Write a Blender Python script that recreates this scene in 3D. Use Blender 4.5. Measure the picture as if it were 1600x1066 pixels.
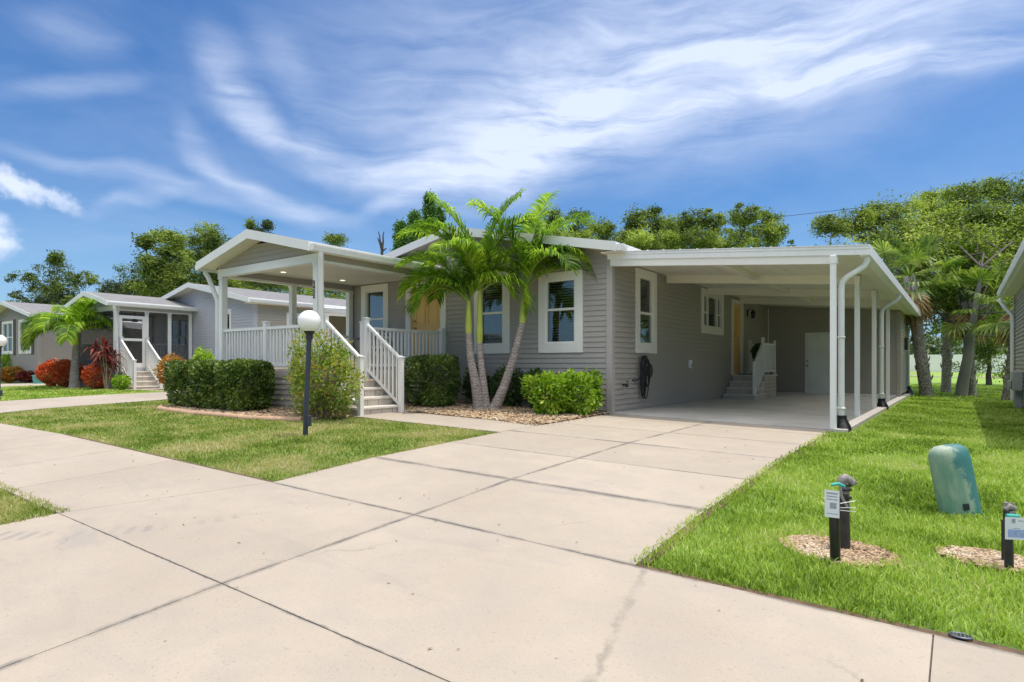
import bpy, math, random
import numpy as np
from mathutils import Vector, Matrix
for o in list(bpy.data.objects): bpy.data.objects.remove(o)
SC = bpy.context.scene
COL = SC.collection
R_ = math.radians
random.seed(7); RNG = np.random.default_rng(11)

# ------------------------------------------------------------------ camera
cd = bpy.data.cameras.new('camera'); cam = bpy.data.objects.new('camera', cd); COL.objects.link(cam)
cam.location = (0, 0, 0.95); cam.rotation_euler = (R_(90), 0, R_(36))
cd.sensor_width = 36; cd.lens = 36*965/1600; cd.shift_y = 38/1600; cd.clip_end = 2000; cd.clip_start = .05
SC.camera = cam

# ------------------------------------------------------------------ sun, sky
SUN = Vector((.18, .14, 1)).normalized()
sl = bpy.data.lights.new('sun', 'SUN'); sl.energy = 2.6; sl.angle = R_(.5); sl.color = (1, .955, .88)
so = bpy.data.objects.new('sun', sl); COL.objects.link(so)
so.rotation_euler = SUN.to_track_quat('Z', 'Y').to_euler()
SC.view_settings.view_transform = 'Standard'; SC.view_settings.look = 'None'
SC.view_settings.exposure = .25; SC.view_settings.gamma = 1

W = bpy.data.worlds.new('World'); SC.world = W; W.use_nodes = True
nt = W.node_tree; nt.nodes.clear()
class NB:
    """tiny node helper"""
    def __init__(s, t): s.t = t
    def n(s, typ, **k):
        nd = s.t.nodes.new(typ)
        ins = k.pop('ins', {})
        for a, b in k.items(): setattr(nd, a, b)
        for a, b in ins.items():
            if isinstance(b, bpy.types.NodeSocket): s.t.links.new(b, nd.inputs[a])
            else: nd.inputs[a].default_value = b
        return nd
    def m(s, op, a, b=None, c=None, clamp=False):
        i = {0: a}
        if b is not None: i[1] = b
        if c is not None: i[2] = c
        return s.n('ShaderNodeMath', operation=op, use_clamp=clamp, ins=i).outputs[0]
    def mr(s, v, a, b, c=0., d=1., smooth=True):
        return s.n('ShaderNodeMapRange', interpolation_type='SMOOTHSTEP' if smooth else 'LINEAR',
                   ins={'Value': v, 'From Min': a, 'From Max': b, 'To Min': c, 'To Max': d}).outputs[0]
    def mix(s, f, a, b, bt='MIX'):
        nd = s.n('ShaderNodeMix', data_type='RGBA', blend_type=bt)
        for k, v in ((0, f), (6, a), (7, b)):
            if isinstance(v, bpy.types.NodeSocket): s.t.links.new(v, nd.inputs[k])
            else: nd.inputs[k].default_value = v if k == 0 else tuple(v)+((1,) if len(v) == 3 else ())
        return nd.outputs[2]
    def noise(s, vec, scale, det=4, rough=.55, dist=0.):
        i = {'Scale': scale, 'Detail': det, 'Roughness': rough, 'Distortion': dist}
        if vec is not None: i['Vector'] = vec
        return s.n('ShaderNodeTexNoise', ins=i).outputs[0]
    def map(s, vec, loc=(0, 0, 0), rot=(0, 0, 0), sc=(1, 1, 1), typ='POINT'):
        return s.n('ShaderNodeMapping', vector_type=typ, ins={'Vector': vec, 'Location': loc, 'Rotation': rot, 'Scale': sc}).outputs[0]
b = NB(nt)
sky = b.n('ShaderNodeTexSky', sky_type='NISHITA', sun_disc=False)
sky.sun_elevation = math.asin(SUN.z); sky.sun_rotation = math.atan2(SUN.x, SUN.y)
sky.air_density = 1.2; sky.dust_density = .8; sky.ozone_density = 2.5; sky.altitude = 0
tc = b.n('ShaderNodeTexCoord').outputs['Generated']
sx = b.n('ShaderNodeSeparateXYZ', ins={0: tc})
az = b.m('MULTIPLY', b.m('ARCTAN2', sx.outputs[0], sx.outputs[1]), 57.2958)
el = b.m('MULTIPLY', b.m('ARCSINE', sx.outputs[2]), 57.2958)
ae = b.n('ShaderNodeCombineXYZ', ins={0: az, 1: el, 2: 0.}).outputs[0]
wn = b.n('ShaderNodeTexNoise', ins={'Vector': ae, 'Scale': .10, 'Detail': 4., 'Roughness': .5}).outputs['Color']
wv = b.n('ShaderNodeVectorMath', operation='MULTIPLY_ADD', ins={0: wn, 1: (5.5, 3.2, 0), 2: (-2.75, -1.6, 0)}).outputs[0]
aw = b.n('ShaderNodeVectorMath', operation='ADD', ins={0: ae, 1: wv}).outputs[0]
STROKES = [(-16.6,23.6,19.3,5.6,8,0.50),(-34.3,26.3,20.3,5.8,5,0.38),(-33.7,20.5,11.3,3.6,10,0.45),(-61.0,23.2,3.1,1.8,-64,0.50),(-58.9,20.3,3.0,1.3,-45,0.75),(-52.6,17.8,6.1,1.3,-13,0.70),(-42.4,16.6,7.1,2.3,-1,0.75),(-34.2,19.4,6.3,3.3,35,0.45),(-62.7,16.9,2.8,1.0,-54,0.40),(-58.4,14.3,4.5,0.8,-20,0.60),(-54.8,13.7,4.3,0.7,-12,0.45),(-46.0,14.9,4.2,0.6,21,0.55),(-17.5,22.4,5.6,0.6,5,0.65),(-7.9,22.5,6.0,1.1,-4,1.00),(0.4,21.9,4.1,1.0,-6,0.75),(-8.9,25.8,15.2,3.2,-6,0.42),(-72.2,19.8,4.2,0.7,17,0.50),(-71.5,23.8,2.9,1.1,0,0.32),(-72.6,14.5,3.5,0.5,-6,0.40),(-64.7,13.9,5.5,0.7,-5,0.65),(-66.9,12.5,3.3,0.5,24,0.40),(-67.7,10.5,7.0,1.6,2,0.28),(-56.2,24.3,3.5,1.5,-55,0.30),(-49.9,21.7,6.3,1.9,20,0.30),
 (60,25,30,7,10,.5),(120,20,25,6,-10,.5),(170,28,25,7,15,.5),(-120,18,25,5,0,.5)]
CUMULUS = [(-75.0,12.9,2.0,.85,-22,1.0),(-72.4,12.2,1.6,0.6,-28,0.6),(-76.3,9.2,1.7,1.3,-51,1.1)]
def strokes(vec, L, k0, k1):
    acc = None
    for (cx, cy, l, w, an, d) in L:
        p = b.map(vec, (cx, cy, 0), (0, 0, R_(an)), (l*1.45, w*1.6, 1), 'TEXTURE')
        r = b.n('ShaderNodeVectorMath', operation='LENGTH', ins={0: p}).outputs['Value']
        v = b.mr(r, k1, k0, 0., d)
        acc = v if acc is None else b.m('ADD', acc, v)
    return acc
BROAD = [STROKES[i] for i in (0, 1, 2, 15)]+[(-38., 18.5, 9., 3.2, 8, .55)]
brd = strokes(aw, BROAD, .0, 1.2)
cir = strokes(aw, STROKES, .1, 1.15)
fib = b.noise(b.map(aw, rot=(0, 0, R_(-10)), sc=(.045, .30, 1)), 1.5, 10, .60, .5)
fib2 = b.noise(b.map(aw, sc=(.05, .12, 1)), 2.2, 5, .6, .3)
cir = b.m('MULTIPLY', cir, b.m('ADD', b.mr(fib, .30, .70, .35, 1.25, False), b.mr(fib2, .3, .7, -.2, .25, False)))
cun = b.n('ShaderNodeTexNoise', ins={'Vector': ae, 'Scale': .9, 'Detail': 6., 'Roughness': .6}).outputs['Color']
cuv = b.n('ShaderNodeVectorMath', operation='MULTIPLY_ADD', ins={0: cun, 1: (2.4, 2.0, 0), 2: (-1.2, -1.0, 0)}).outputs[0]
cue = b.n('ShaderNodeVectorMath', operation='ADD', ins={0: ae, 1: cuv}).outputs[0]
cum = strokes(cue, CUMULUS, .0, 1.0)
veil = b.mr(b.noise(b.map(ae, sc=(.03, .08, 1)), 1.3, 6, .6, .4), .42, .8, 0., .30, False)
dens = b.m('MINIMUM', b.m('ADD', b.m('ADD', b.m('MULTIPLY_ADD', cir, .55, cum), b.m('MULTIPLY', brd, b.mr(fib, .28, .72, .10, .46, False))), b.m('MULTIPLY', veil, .6)), .9)
dens = b.m('MULTIPLY', dens, b.mr(sx.outputs[2], .0, .08))
skyc = b.mix(1., sky.outputs[0], (.50, .83, 1.22), 'MULTIPLY')
cloudc = b.mix(b.mr(sx.outputs[2], 0., .5), (8.4, 9.2, 10.8), (7.9, 8.8, 10.8))
skyc = b.mix(b.mr(sx.outputs[2], .26, .02, 0., .55), skyc, (4.3, 6.6, 9.6))
skyc = b.mix(dens, skyc, cloudc)
# unseen cloud bank overhead and behind the viewer, added to light the homes' shaded fronts
fill_bk = strokes(aw, [(120, 46, 66, 13, 0, 1.2), (-140, 45, 45, 12, 0, 1.1), (0, 72, 200, 14, 0, .8), (55, 42, 28, 11, 0, .8)], .2, 1.0)
fill_bk = b.m('MULTIPLY', fill_bk, b.mr(fib2, .25, .6, .6, 1.))
skyc = b.mix(b.m('MINIMUM', fill_bk, .97), skyc, (25.5, 24.4, 22.6))
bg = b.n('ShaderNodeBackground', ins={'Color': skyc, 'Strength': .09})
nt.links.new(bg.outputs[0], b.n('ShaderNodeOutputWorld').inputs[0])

# ------------------------------------------------------------------ ground height
PY = [(-60,-.40),(0.,-.40),(.86,-.375),(1.86,-.29),(3.38,-.2),(4.64,-.113),(7.15,-.031),(9.9,0),(10.4,0),(60,0.),(75,.35),(500,.35)]
PYx = np.array([p[0] for p in PY]); PYz = np.array([p[1] for p in PY])
def G(x, y):
    return np.interp(y, PYx, PYz) - .022*np.clip(np.asarray(x)+4.0, -6.5, 5)
def Gf(x, y): return float(G(x, y))

# ------------------------------------------------------------------ mesh helper
class MB:
    def __init__(s): s.v = []; s.f = []; s.sm = []
    def add(s, vs, fs, smooth=False, M=None):
        n = len(s.v)
        if M is not None: vs = [tuple(M @ Vector(p)) for p in vs]
        s.v += [tuple(p) for p in vs]; s.f += [tuple(i+n for i in f) for f in fs]; s.sm += [smooth]*len(fs)
        return s
    def box(s, x0, x1, y0, y1, z0, z1, M=None, bev=0.):
        x0, x1 = min(x0, x1), max(x0, x1); y0, y1 = min(y0, y1), max(y0, y1); z0, z1 = min(z0, z1), max(z0, z1)
        if bev <= 0:
            vs = [(x, y, z) for z in (z0, z1) for y in (y0, y1) for x in (x0, x1)]
            return s.add(vs, [(0, 2, 3, 1), (4, 5, 7, 6), (0, 1, 5, 4), (2, 6, 7, 3), (0, 4, 6, 2), (1, 3, 7, 5)], M=M)
        bb = bev
        def ring(z, i): return [(x0+i, y0+bb, z), (x0+bb, y0+i, z), (x1-bb, y0+i, z), (x1-i, y0+bb, z), (x1-i, y1-bb, z), (x1-bb, y1-i, z), (x0+bb, y1-i, z), (x0+i, y1-bb, z)]
        vs = [(x0+bb, y0+bb, z0), (x1-bb, y0+bb, z0), (x1-bb, y1-bb, z0), (x0+bb, y1-bb, z0)] + ring(z0+bb, 0) + ring(z1-bb, 0) + [(x0+bb, y0+bb, z1), (x1-bb, y0+bb, z1), (x1-bb, y1-bb, z1), (x0+bb, y1-bb, z1)]
        fs = [(3, 2, 1, 0), (20, 21, 22, 23)]
        for i in range(8): fs.append((4+i, 4+(i+1) % 8, 12+(i+1) % 8, 12+i))
        lo = [0, 1, 2, 3]; hi = [20, 21, 22, 23]
        # side bevels
        prs = [(1, 2, 0, 1), (3, 4, 1, 2), (5, 6, 2, 3), (7, 0, 3, 0)]
        for (i, j, a, c) in prs:
            fs.append((lo[a], lo[c], 4+j, 4+i)); fs.append((12+i, 12+j, hi[c], hi[a]))
        for (i, j, a) in ((0, 1, 0), (2, 3, 1), (4, 5, 2), (6, 7, 3)):
            fs.append((4+i, lo[a], 4+j)); fs.append((12+i, 12+j, hi[a]))
        return s.add(vs, fs, M=M)
    def lathe(s, prof, M=None, n=20, smooth=True, caps=True):
        vs = []; fs = []
        for r, z in prof:
            for k in range(n): vs.append((r*math.cos(2*math.pi*k/n), r*math.sin(2*math.pi*k/n), z))
        for i in range(len(prof)-1):
            for k in range(n): fs.append((i*n+k, i*n+(k+1) % n, (i+1)*n+(k+1) % n, (i+1)*n+k))
        s.add(vs, fs, smooth, M)
        if caps:
            s.add([vs[k] for k in range(n)], [tuple(range(n-1, -1, -1))], False, M)
            s.add([vs[(len(prof)-1)*n+k] for k in range(n)], [tuple(range(n))], False, M)
        return s
    def tube(s, pts, r, n=8, smooth=True, caps=True, M=None):
        pts = [Vector(p) for p in pts]
        rr = r if hasattr(r, '__len__') else [r]*len(pts)
        vs = []; fs = []; up = None
        for i, p in enumerate(pts):
            t = (pts[min(i+1, len(pts)-1)]-pts[max(i-1, 0)]).normalized()
            if up is None: up = Vector((0, 0, 1)) if abs(t.z) < .9 else Vector((1, 0, 0))
            a = (up-t*up.dot(t)).normalized(); c = t.cross(a); up = a
            for k in range(n):
                an = 2*math.pi*k/n
                vs.append(p+(a*math.cos(an)+c*math.sin(an))*rr[i])
        for i in range(len(pts)-1):
            for k in range(n): fs.append((i*n+k, i*n+(k+1) % n, (i+1)*n+(k+1) % n, (i+1)*n+k))
        s.add(vs, fs, smooth, M)
        if caps:
            s.add([vs[k] for k in range(n)], [tuple(range(n-1, -1, -1))], False, M)
            s.add(vs[-n:], [tuple(range(n))], False, M)
        return s
    def prism(s, prof, y0, y1, axis='y', M=None):
        """closed profile of (a,z) extruded along the other axis"""
        n = len(prof)
        if axis == 'y': vs = [(a, y0, z) for a, z in prof]+[(a, y1, z) for a, z in prof]
        elif axis == 'x': vs = [(y0, a, z) for a, z in prof]+[(y1, a, z) for a, z in prof]
        else: vs = [(a, z, y0) for a, z in prof]+[(a, z, y1) for a, z in prof]
        fs = [tuple(range(n)), tuple(range(2*n-1, n-1, -1))]
        for i in range(n): fs.append((i, i+n, (i+1) % n+n, (i+1) % n))
        return s.add(vs, fs, M=M)
    def build(s, name, mat, parent=None, base=None):
        """base: world point that is the parent's location, so meshes may be given in world coordinates"""
        me = bpy.data.meshes.new(name)
        bx, by, bz = base if base is not None else (0, 0, 0)
        me.from_pydata([(x-bx, y-by, z-bz) for x, y, z in s.v], [], s.f)
        me.polygons.foreach_set('use_smooth', s.sm)
        me.materials.append(mat); me.update()
        o = bpy.data.objects.new(name, me); COL.objects.link(o)
        if parent is not None: o.parent = parent
        return o
def fixn(o):
    import bmesh
    bm = bmesh.new(); bm.from_mesh(o.data); bmesh.ops.recalc_face_normals(bm, faces=bm.faces); bm.to_mesh(o.data); bm.free(); return o
def npmesh(name, V, Fq, mat, parent=None, loc=None, smooth=False):
    me = bpy.data.meshes.new(name); V = np.asarray(V, dtype=np.float32); Fq = np.asarray(Fq, dtype=np.int32)
    me.vertices.add(len(V)); me.vertices.foreach_set('co', V.ravel())
    k = Fq.shape[1]; me.loops.add(Fq.size); me.loops.foreach_set('vertex_index', Fq.ravel())
    me.polygons.add(len(Fq)); me.polygons.foreach_set('loop_start', np.arange(0, Fq.size, k, dtype=np.int32))
    if smooth: me.polygons.foreach_set('use_smooth', np.ones(len(Fq), dtype=bool))
    me.update(calc_edges=True); me.materials.append(mat)
    o = bpy.data.objects.new(name, me); COL.objects.link(o)
    if parent is not None: o.parent = parent
    if loc is not None: o.location = loc
    return o
def tag(o, label=None, cat=None, group=None, kind=None):
    for k, v in (('label', label), ('category', cat), ('group', group), ('kind', kind)):
        if v: o[k] = v
    return o
class Thing:
    """Empty at base; parts given in canonical world coordinates; off moves the whole thing"""
    def __init__(s, name, base, label, cat, group=None, off=(0, 0, 0)):
        s.base = tuple(base); s.e = bpy.data.objects.new(name, None); COL.objects.link(s.e)
        s.e.location = tuple(b_+o_ for b_, o_ in zip(base, off)); s.e.empty_display_size = .2
        tag(s.e, label, cat, group)
    def part(s, name, mb, mat, parent=None, label=None, split=False):
        if split:      # every loose piece becomes a part of its own
            par = list(range(len(mb.v)))
            def find(a):
                while par[a] != a: par[a] = par[par[a]]; a = par[a]
                return a
            for f in mb.f:
                for i in f[1:]: par[find(i)] = find(f[0])
            gr = {}
            for f, sm in zip(mb.f, mb.sm): gr.setdefault(find(f[0]), []).append((f, sm))
            last = None
            for g in gr.values():
                m2 = MB(); ids = sorted(set(i for f, _ in g for i in f)); mp = {a: b_ for b_, a in enumerate(ids)}
                m2.add([mb.v[i] for i in ids], [tuple(mp[i] for i in f) for f, _ in g]); m2.sm = [x for _, x in g]
                last = s.part(name, m2, mat, parent, label)
            return last
        o = mb.build(name, mat, parent or s.e, s.base)
        if label: o['label'] = label
        return o

# ------------------------------------------------------------------ materials
def material(name, col=(.5, .5, .5), rough=.6, var=.12, vscale=3., bump=0., bscale=40., metal=0., spec=.5, extra=None, coord='Object', stretch=(1, 1, 1)):
    m = bpy.data.materials.new(name); m.use_nodes = True; t = m.node_tree; t.nodes.clear(); q = NB(t)
    co = q.n('ShaderNodeTexCoord').outputs[coord] if coord != 'World' else q.n('ShaderNodeNewGeometry').outputs['Position']
    co = q.map(co, sc=stretch)
    nz = q.noise(co, vscale, 6, .6)
    lo = tuple(c*(1-var) for c in col); hi = tuple(min(1, c*(1+var)) for c in col)
    c = q.mix(q.mr(nz, .3, .7, 0., 1., False), lo, hi)
    bs = q.n('ShaderNodeBsdfPrincipled', ins={'Roughness': rough, 'Metallic': metal, 'Specular IOR Level': spec})
    if extra: c = extra(q, co, c, bs) or c
    if not bs.inputs['Base Color'].is_linked: t.links.new(c, bs.inputs['Base Color'])
    if bump > 0:
        bn = q.noise(co, bscale, 4, .6)
        bp = q.n('ShaderNodeBump', ins={'Height': bn, 'Strength': bump, 'Distance': .01})
        t.links.new(bp.outputs[0], bs.inputs['Normal'])
    t.links.new(bs.outputs[0], q.n('ShaderNodeOutputMaterial').inputs[0])
    return m
def leafmat(name, cols, rough=.5, trans=.35, vscale=1.2, spec=.35):
    """cols: list of 3 colours, random per leaf plus soft clumps"""
    m = bpy.data.materials.new(name); m.use_nodes = True; t = m.node_tree; t.nodes.clear(); q = NB(t)
    g = q.n('ShaderNodeNewGeometry'); co = q.n('ShaderNodeTexCoord').outputs['Object']
    rnd = g.outputs['Random Per Island']; nz = q.noise(co, vscale, 3, .6)
    f = q.m('ADD', q.m('MULTIPLY', rnd, .75), q.mr(nz, .32, .68, -.4, .5, False), clamp=True)
    cr = q.n('ShaderNodeValToRGB', ins={0: f}); e = cr.color_ramp.elements
    n = len(cols)
    while len(e) < n: e.new(.5)
    for i, c in enumerate(cols): e[i].position = i/(n-1); e[i].color = tuple(c)+(1,)
    bs = q.n('ShaderNodeBsdfPrincipled', ins={'Roughness': rough, 'Base Color': cr.outputs[0], 'Specular IOR Level': spec})
    tc_ = q.mix(1., cr.outputs[0], (1.1, 1.2, .6), 'MULTIPLY')
    tr = q.n('ShaderNodeBsdfTranslucent', ins={'Color': tc_})
    mx = q.n('ShaderNodeMixShader', ins={0: trans, 1: bs.outputs[0], 2: tr.outputs[0]})
    t.links.new(mx.outputs[0], q.n('ShaderNodeOutputMaterial').inputs[0])
    return m
def glassmat(name, tint=(.55, .62, .6), refl=.10):
    m = bpy.data.materials.new(name); m.use_nodes = True; t = m.node_tree; t.nodes.clear(); q = NB(t)
    fr = q.n('ShaderNodeFresnel', ins={'IOR': 1.5}).outputs[0]
    f = q.m('ADD', fr, refl, clamp=True)
    co = q.n('ShaderNodeTexCoord').outputs['Object']
    bp = q.n('ShaderNodeBump', ins={'Height': q.noise(co, 1.5, 2), 'Strength': .15, 'Distance': .02})
    gl = q.n('ShaderNodeBsdfGlossy', ins={'Roughness': .02, 'Color': (.85, .92, .92, 1), 'Normal': bp.outputs[0]})
    tr = q.n('ShaderNodeBsdfTransparent', ins={'Color': tuple(tint)+(1,)})
    mx = q.n('ShaderNodeMixShader', ins={0: f, 1: tr.outputs[0], 2: gl.outputs[0]})
    t.links.new(mx.outputs[0], q.n('ShaderNodeOutputMaterial').inputs[0]); return m

def siding_extra(q, co, c, bs):
    # faint wood-grain emboss and streaky weathering low down
    s = q.noise(q.map(co, sc=(1, 1, 14)), 5, 4, .6)
    return q.mix(q.mr(s, .3, .7, 0., .05, False), c, (.62, .60, .56), 'MULTIPLY')
M = {}
M['siding'] = material('grey_lap_siding', (.392, .358, .325), .62, .03, .8, 0., 30, extra=siding_extra)
M['siding_pale'] = material('pale_grey_lap_siding', (.46, .46, .50), .6, .05, .8, .05, 30, extra=siding_extra)
M['siding_tan'] = material('tan_grey_lap_siding', (.30, .27, .235), .6, .05, .8, .05, 30, extra=siding_extra)
M['siding_beige_and_shade'] = material('beige_and_shaded_lap_siding', (.40, .37, .31), .6, .05, .8, .05, 30, extra=siding_extra)  # right home's own beige; on the pale home's side wall, shade as colour
M['white'] = material('white_vinyl', (.80, .79, .76), .38, .03, 2., .03, 20)
M['white_alu'] = material('white_painted_aluminium', (.78, .78, .77), .42, .04, 1.2, .02, 15, extra=lambda q, co, c, bs: q.mix(q.mr(q.noise(q.map(co, sc=(3, 3, .6)), 4, 5, .7), .52, .75, 0., .35, False), c, (.55, .54, .49)))
M['cream'] = material('cream_soffit', (.76, .72, .62), .55, .04, 1.)
M['trim'] = material('warm_white_trim', (.80, .77, .71), .45, .03, 1.5)
M['dark'] = material('dark_interior', (.03, .035, .035), .9, .3, 2)
M['curtain'] = material('window_blind', (.55, .58, .55), .6, .1, 2)
M['glass'] = glassmat('window_glass')
M['glass2'] = glassmat('reflecting_window_glass', (.30, .36, .34), .16)
M['screen'] = bpy.data.materials.new('insect_screen')
def _screen():
    m = M['screen']; m.use_nodes = True; t = m.node_tree; t.nodes.clear(); q = NB(t)
    co = q.n('ShaderNodeTexCoord').outputs['Object']
    d_ = q.n('ShaderNodeBsdfDiffuse', ins={'Color': q.mix(q.noise(co, 3), (.05, .05, .055), (.09, .09, .09))})
    tr = q.n('ShaderNodeBsdfTransparent')
    mx = q.n('ShaderNodeMixShader', ins={0: .42, 1: tr.outputs[0], 2: d_.outputs[0]})
    t.links.new(mx.outputs[0], q.n('ShaderNodeOutputMaterial').inputs[0])
_screen()
M['door_yellow'] = material('yellow_painted_door', (.80, .50, .16), .5, .06, 3)
M['door_white'] = material('pale_painted_door', (.82, .83, .80), .45, .04, 2)
M['black'] = material('black_metal', (.018, .019, .022), .45, .3, 8)
M['brass'] = material('brass_fitting', (.5, .28, .12), .35, .1, 5, metal=.8)
def shingle_extra(q, co, c, bs):
    br = q.n('ShaderNodeTexBrick', ins={'Vector': q.map(co, rot=(0, 0, R_(90))), 'Scale': 3.2, 'Mortar Size': .012, 'Color1': (.27, .265, .27, 1), 'Color2': (.15, .145, .15, 1), 'Mortar': (.2, .2, .2, 1), 'Brick Width': .9, 'Row Height': .45})
    return q.mix(.75, c, q.mix(.5, br.outputs[0], q.mix(q.noise(co, 9, 5, .7), (.09, .085, .085), (.36, .35, .355))))
M['shingle'] = material('grey_asphalt_shingles', (.22, .215, .22), .9, .25, 5, .3, 60, extra=shingle_extra)
M['roofwhite'] = material('white_metal_roofing', (.80, .80, .80), .45, .05, 2)
# ground
def grassground(q, co, c, bs):
    n1 = q.noise(co, 1.1, 5, .6); n2 = q.noise(co, 14, 5, .7); n3 = q.noise(co, .25, 3)
    sx = q.n('ShaderNodeSeparateXYZ', ins={0: co})
    left = q.mr(sx.outputs[0], -4, -1.5, 1., 0.)   # the front lawn left of the drive is drier
    g = q.mix(q.mr(n2, .3, .7, 0., 1., False), (.06, .12, .015), (.16, .27, .035))
    g = q.mix(q.mr(n3, .35, .65, 0., .35, False), g, (.17, .27, .05))
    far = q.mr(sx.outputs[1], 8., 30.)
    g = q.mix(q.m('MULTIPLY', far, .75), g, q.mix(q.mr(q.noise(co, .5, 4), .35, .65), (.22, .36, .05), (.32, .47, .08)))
    dry = q.m('MULTIPLY', q.mr(n1, .42, .62), q.m('MULTIPLY', left, .75))
    return q.mix(dry, g, (.24, .20, .09))
M['ground'] = material('lawn_ground', (.1, .16, .03), .95, .1, 2, .6, 25, extra=grassground, coord='World')
M['soil'] = material('bare_soil', (.13, .085, .05), .95, .4, 12, .8, 40, coord='World')
JX = [(-3.38, -5, 10.4, .036)]
JY = [(3.38, -5.2, 1.5, .03), (1.86, -5.8, 3, .012), (4.64, -5.25, -1.5, .06), (5.9, -5.25, -1.5, .02), (7.15, -5.25, -1.5, .05), (8.45, -5.25, -1.5, .02), (9.65, -5.25, -1.5, .012)]
def concrete_extra(q, co, c, bs):
    s = q.n('ShaderNodeSeparateXYZ', ins={0: co}); x, y = s.outputs[0], s.outputs[1]
    big = q.noise(co, .55, 4, .6); mid = q.noise(co, 3.2, 6, .65); fine = q.noise(co, 190, 3, .7); sp = q.noise(co, 55, 3, .6)
    c = q.mix(q.mr(big, .3, .7, 0., 1., False), (.35, .290, .228), (.45, .380, .302))
    c = q.mix(q.mr(mid, .42, .72, 0., .6, False), c, (.33, .29, .25))
    c = q.mix(q.mr(fine, .35, .7, 0., .32, False), c, (.56, .50, .43))
    c = q.mix(q.mr(sp, .60, .72, 0., .55, False), c, (.25, .225, .20))
    isl = q.n('ShaderNodeNewGeometry').outputs['Random Per Island']
    c = q.mix(1., c, q.mix(isl, (.90, .895, .89), (1.03, 1.03, 1.03)), 'MULTIPLY')
    # dirt washed along the joints
    wn_ = q.noise(co, 2.3, 5, .7); w2 = q.noise(co, 9, 4, .7)
    acc = None
    for (xc, y0, y1, w) in JX:
        d_ = q.m('ABSOLUTE', q.m('SUBTRACT', q.m('ADD', x, q.m('MULTIPLY', q.m('SUBTRACT', w2, .5), .05)), xc))
        v = q.m('MULTIPLY', q.mr(d_, w*1.3, w*.15), q.mr(wn_, .33, .62)); acc = v
    for (yc, x0, x1, w) in JY:
        d_ = q.m('ABSOLUTE', q.m('SUBTRACT', q.m('ADD', y, q.m('MULTIPLY', q.m('SUBTRACT', w2, .5), .05)), yc))
        v = q.m('MULTIPLY', q.mr(d_, w*1.3, w*.15), q.m('MULTIPLY', q.mr(wn_, .33, .60), q.m('MULTIPLY', q.mr(x, x0-.1, x0+.1), q.mr(x, x1+.1, x1-.1))))
        acc = q.m('MAXIMUM', acc, v)
    # blotchy crack stain running from the lawn corner towards the road
    d_ = q.m('ABSOLUTE', q.m('SUBTRACT', q.m('ADD', x, q.m('MULTIPLY', q.m('SUBTRACT', w2, .5), .16)), q.m('MULTIPLY_ADD', q.m('SUBTRACT', 3.4, y), .25, -1.5)))
    v = q.m('MULTIPLY', q.mr(d_, .035, .0, 0., .55), q.m('MULTIPLY', q.mr(y, 3.42, 3.35), q.mr(wn_, .36, .6))); acc = q.m('MAXIMUM', acc, v)
    # front lip of the garage slab and lower drive grime
    c = q.mix(q.m('MULTIPLY', acc, .82), c, (.145, .135, .122))
    # broad grey weathering, faint sweeping scuffs and hairline cracks
    c = q.mix(q.m('MULTIPLY', q.mr(q.noise(q.map(co, rot=(0, 0, .5), sc=(.5, 1.6, 1)), 1.3, 6, .7, .8), .52, .75), .38), c, (.27, .25, .235))
    vo = q.n('ShaderNodeTexVoronoi', feature='DISTANCE_TO_EDGE', ins={'Vector': q.n('ShaderNodeVectorMath', operation='MULTIPLY_ADD', ins={0: q.n('ShaderNodeTexNoise', ins={'Vector': co, 'Scale': 2.2, 'Detail': 5.}).outputs['Color'], 1: (.5, .5, 0), 2: co}).outputs[0], 'Scale': .33})
    c = q.mix(q.m('MULTIPLY', q.mr(vo.outputs[0], .004, .001), q.m('MULTIPLY', q.mr(q.noise(co, .7, 2), .55, .62), .32)), c, (.14, .13, .12))
    dots = q.n('ShaderNodeTexVoronoi', ins={'Vector': co, 'Scale': 2.1}); c = q.mix(q.m('MULTIPLY', q.mr(dots.outputs['Distance'], .022, .012), .6), c, (.12, .10, .085))
    # turning tyre track
    dx = q.m('SUBTRACT', x, -6.45); dy = q.m('SUBTRACT', y, 3.25)
    rr = q.m('SQRT', q.m('ADD', q.m('MULTIPLY', dx, dx), q.m('MULTIPLY', dy, dy)))
    tread = q.m('SINE', q.m('MULTIPLY', q.m('ARCTAN2', dy, dx), 110.))
    tk = q.m('MULTIPLY', q.mr(q.m('ABSOLUTE', q.m('SUBTRACT', rr, 2.02)), .10, .07), q.m('MULTIPLY', q.mr(tread, -.3, .6), q.mr(q.noise(co, 1.6, 3), .4, .6)))
    tk = q.m('MULTIPLY', tk, q.mr(y, 3.3, 2.9))
    c = q.mix(q.m('MULTIPLY', tk, .45), c, (.21, .19, .175))
    return c
M['concrete'] = material('broom_finished_concrete', (.56, .49, .42), .88, .05, 2, .25, 120, extra=concrete_extra, coord='World')
M['joint'] = material('joint_filler', (.15, .13, .11), .95, .4, 30, .5, 50, coord='World')
M['slab'] = material('garage_slab', (.56, .54, .51), .7, .12, 1.2, .1, 60, coord='World', extra=lambda q, co, c, bs: q.mix(q.mr(q.noise(q.map(co, sc=(1, 2.5, 1)), 1.1, 5, .7), .52, .72, 0., .35, False), c, (.20, .20, .20)))
M['curb'] = material('pale_curb', (.50, .46, .42), .85, .08, 4, .2, 60)
def block_extra(q, co, c, bs):
    n = q.noise(co, 22, 6, .75); n2 = q.noise(co, 4, 3)
    return q.mix(q.mr(n, .3, .7, 0., .75, False), c, q.mix(n2, (.30, .24, .18), (.66, .60, .52)))
M['block'] = material('split_face_block', (.56, .50, .43), .95, .15, 6, .9, 25, extra=block_extra)
M['cap'] = material('concrete_tread', (.66, .61, .54), .8, .08, 6, .2, 60)
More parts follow.
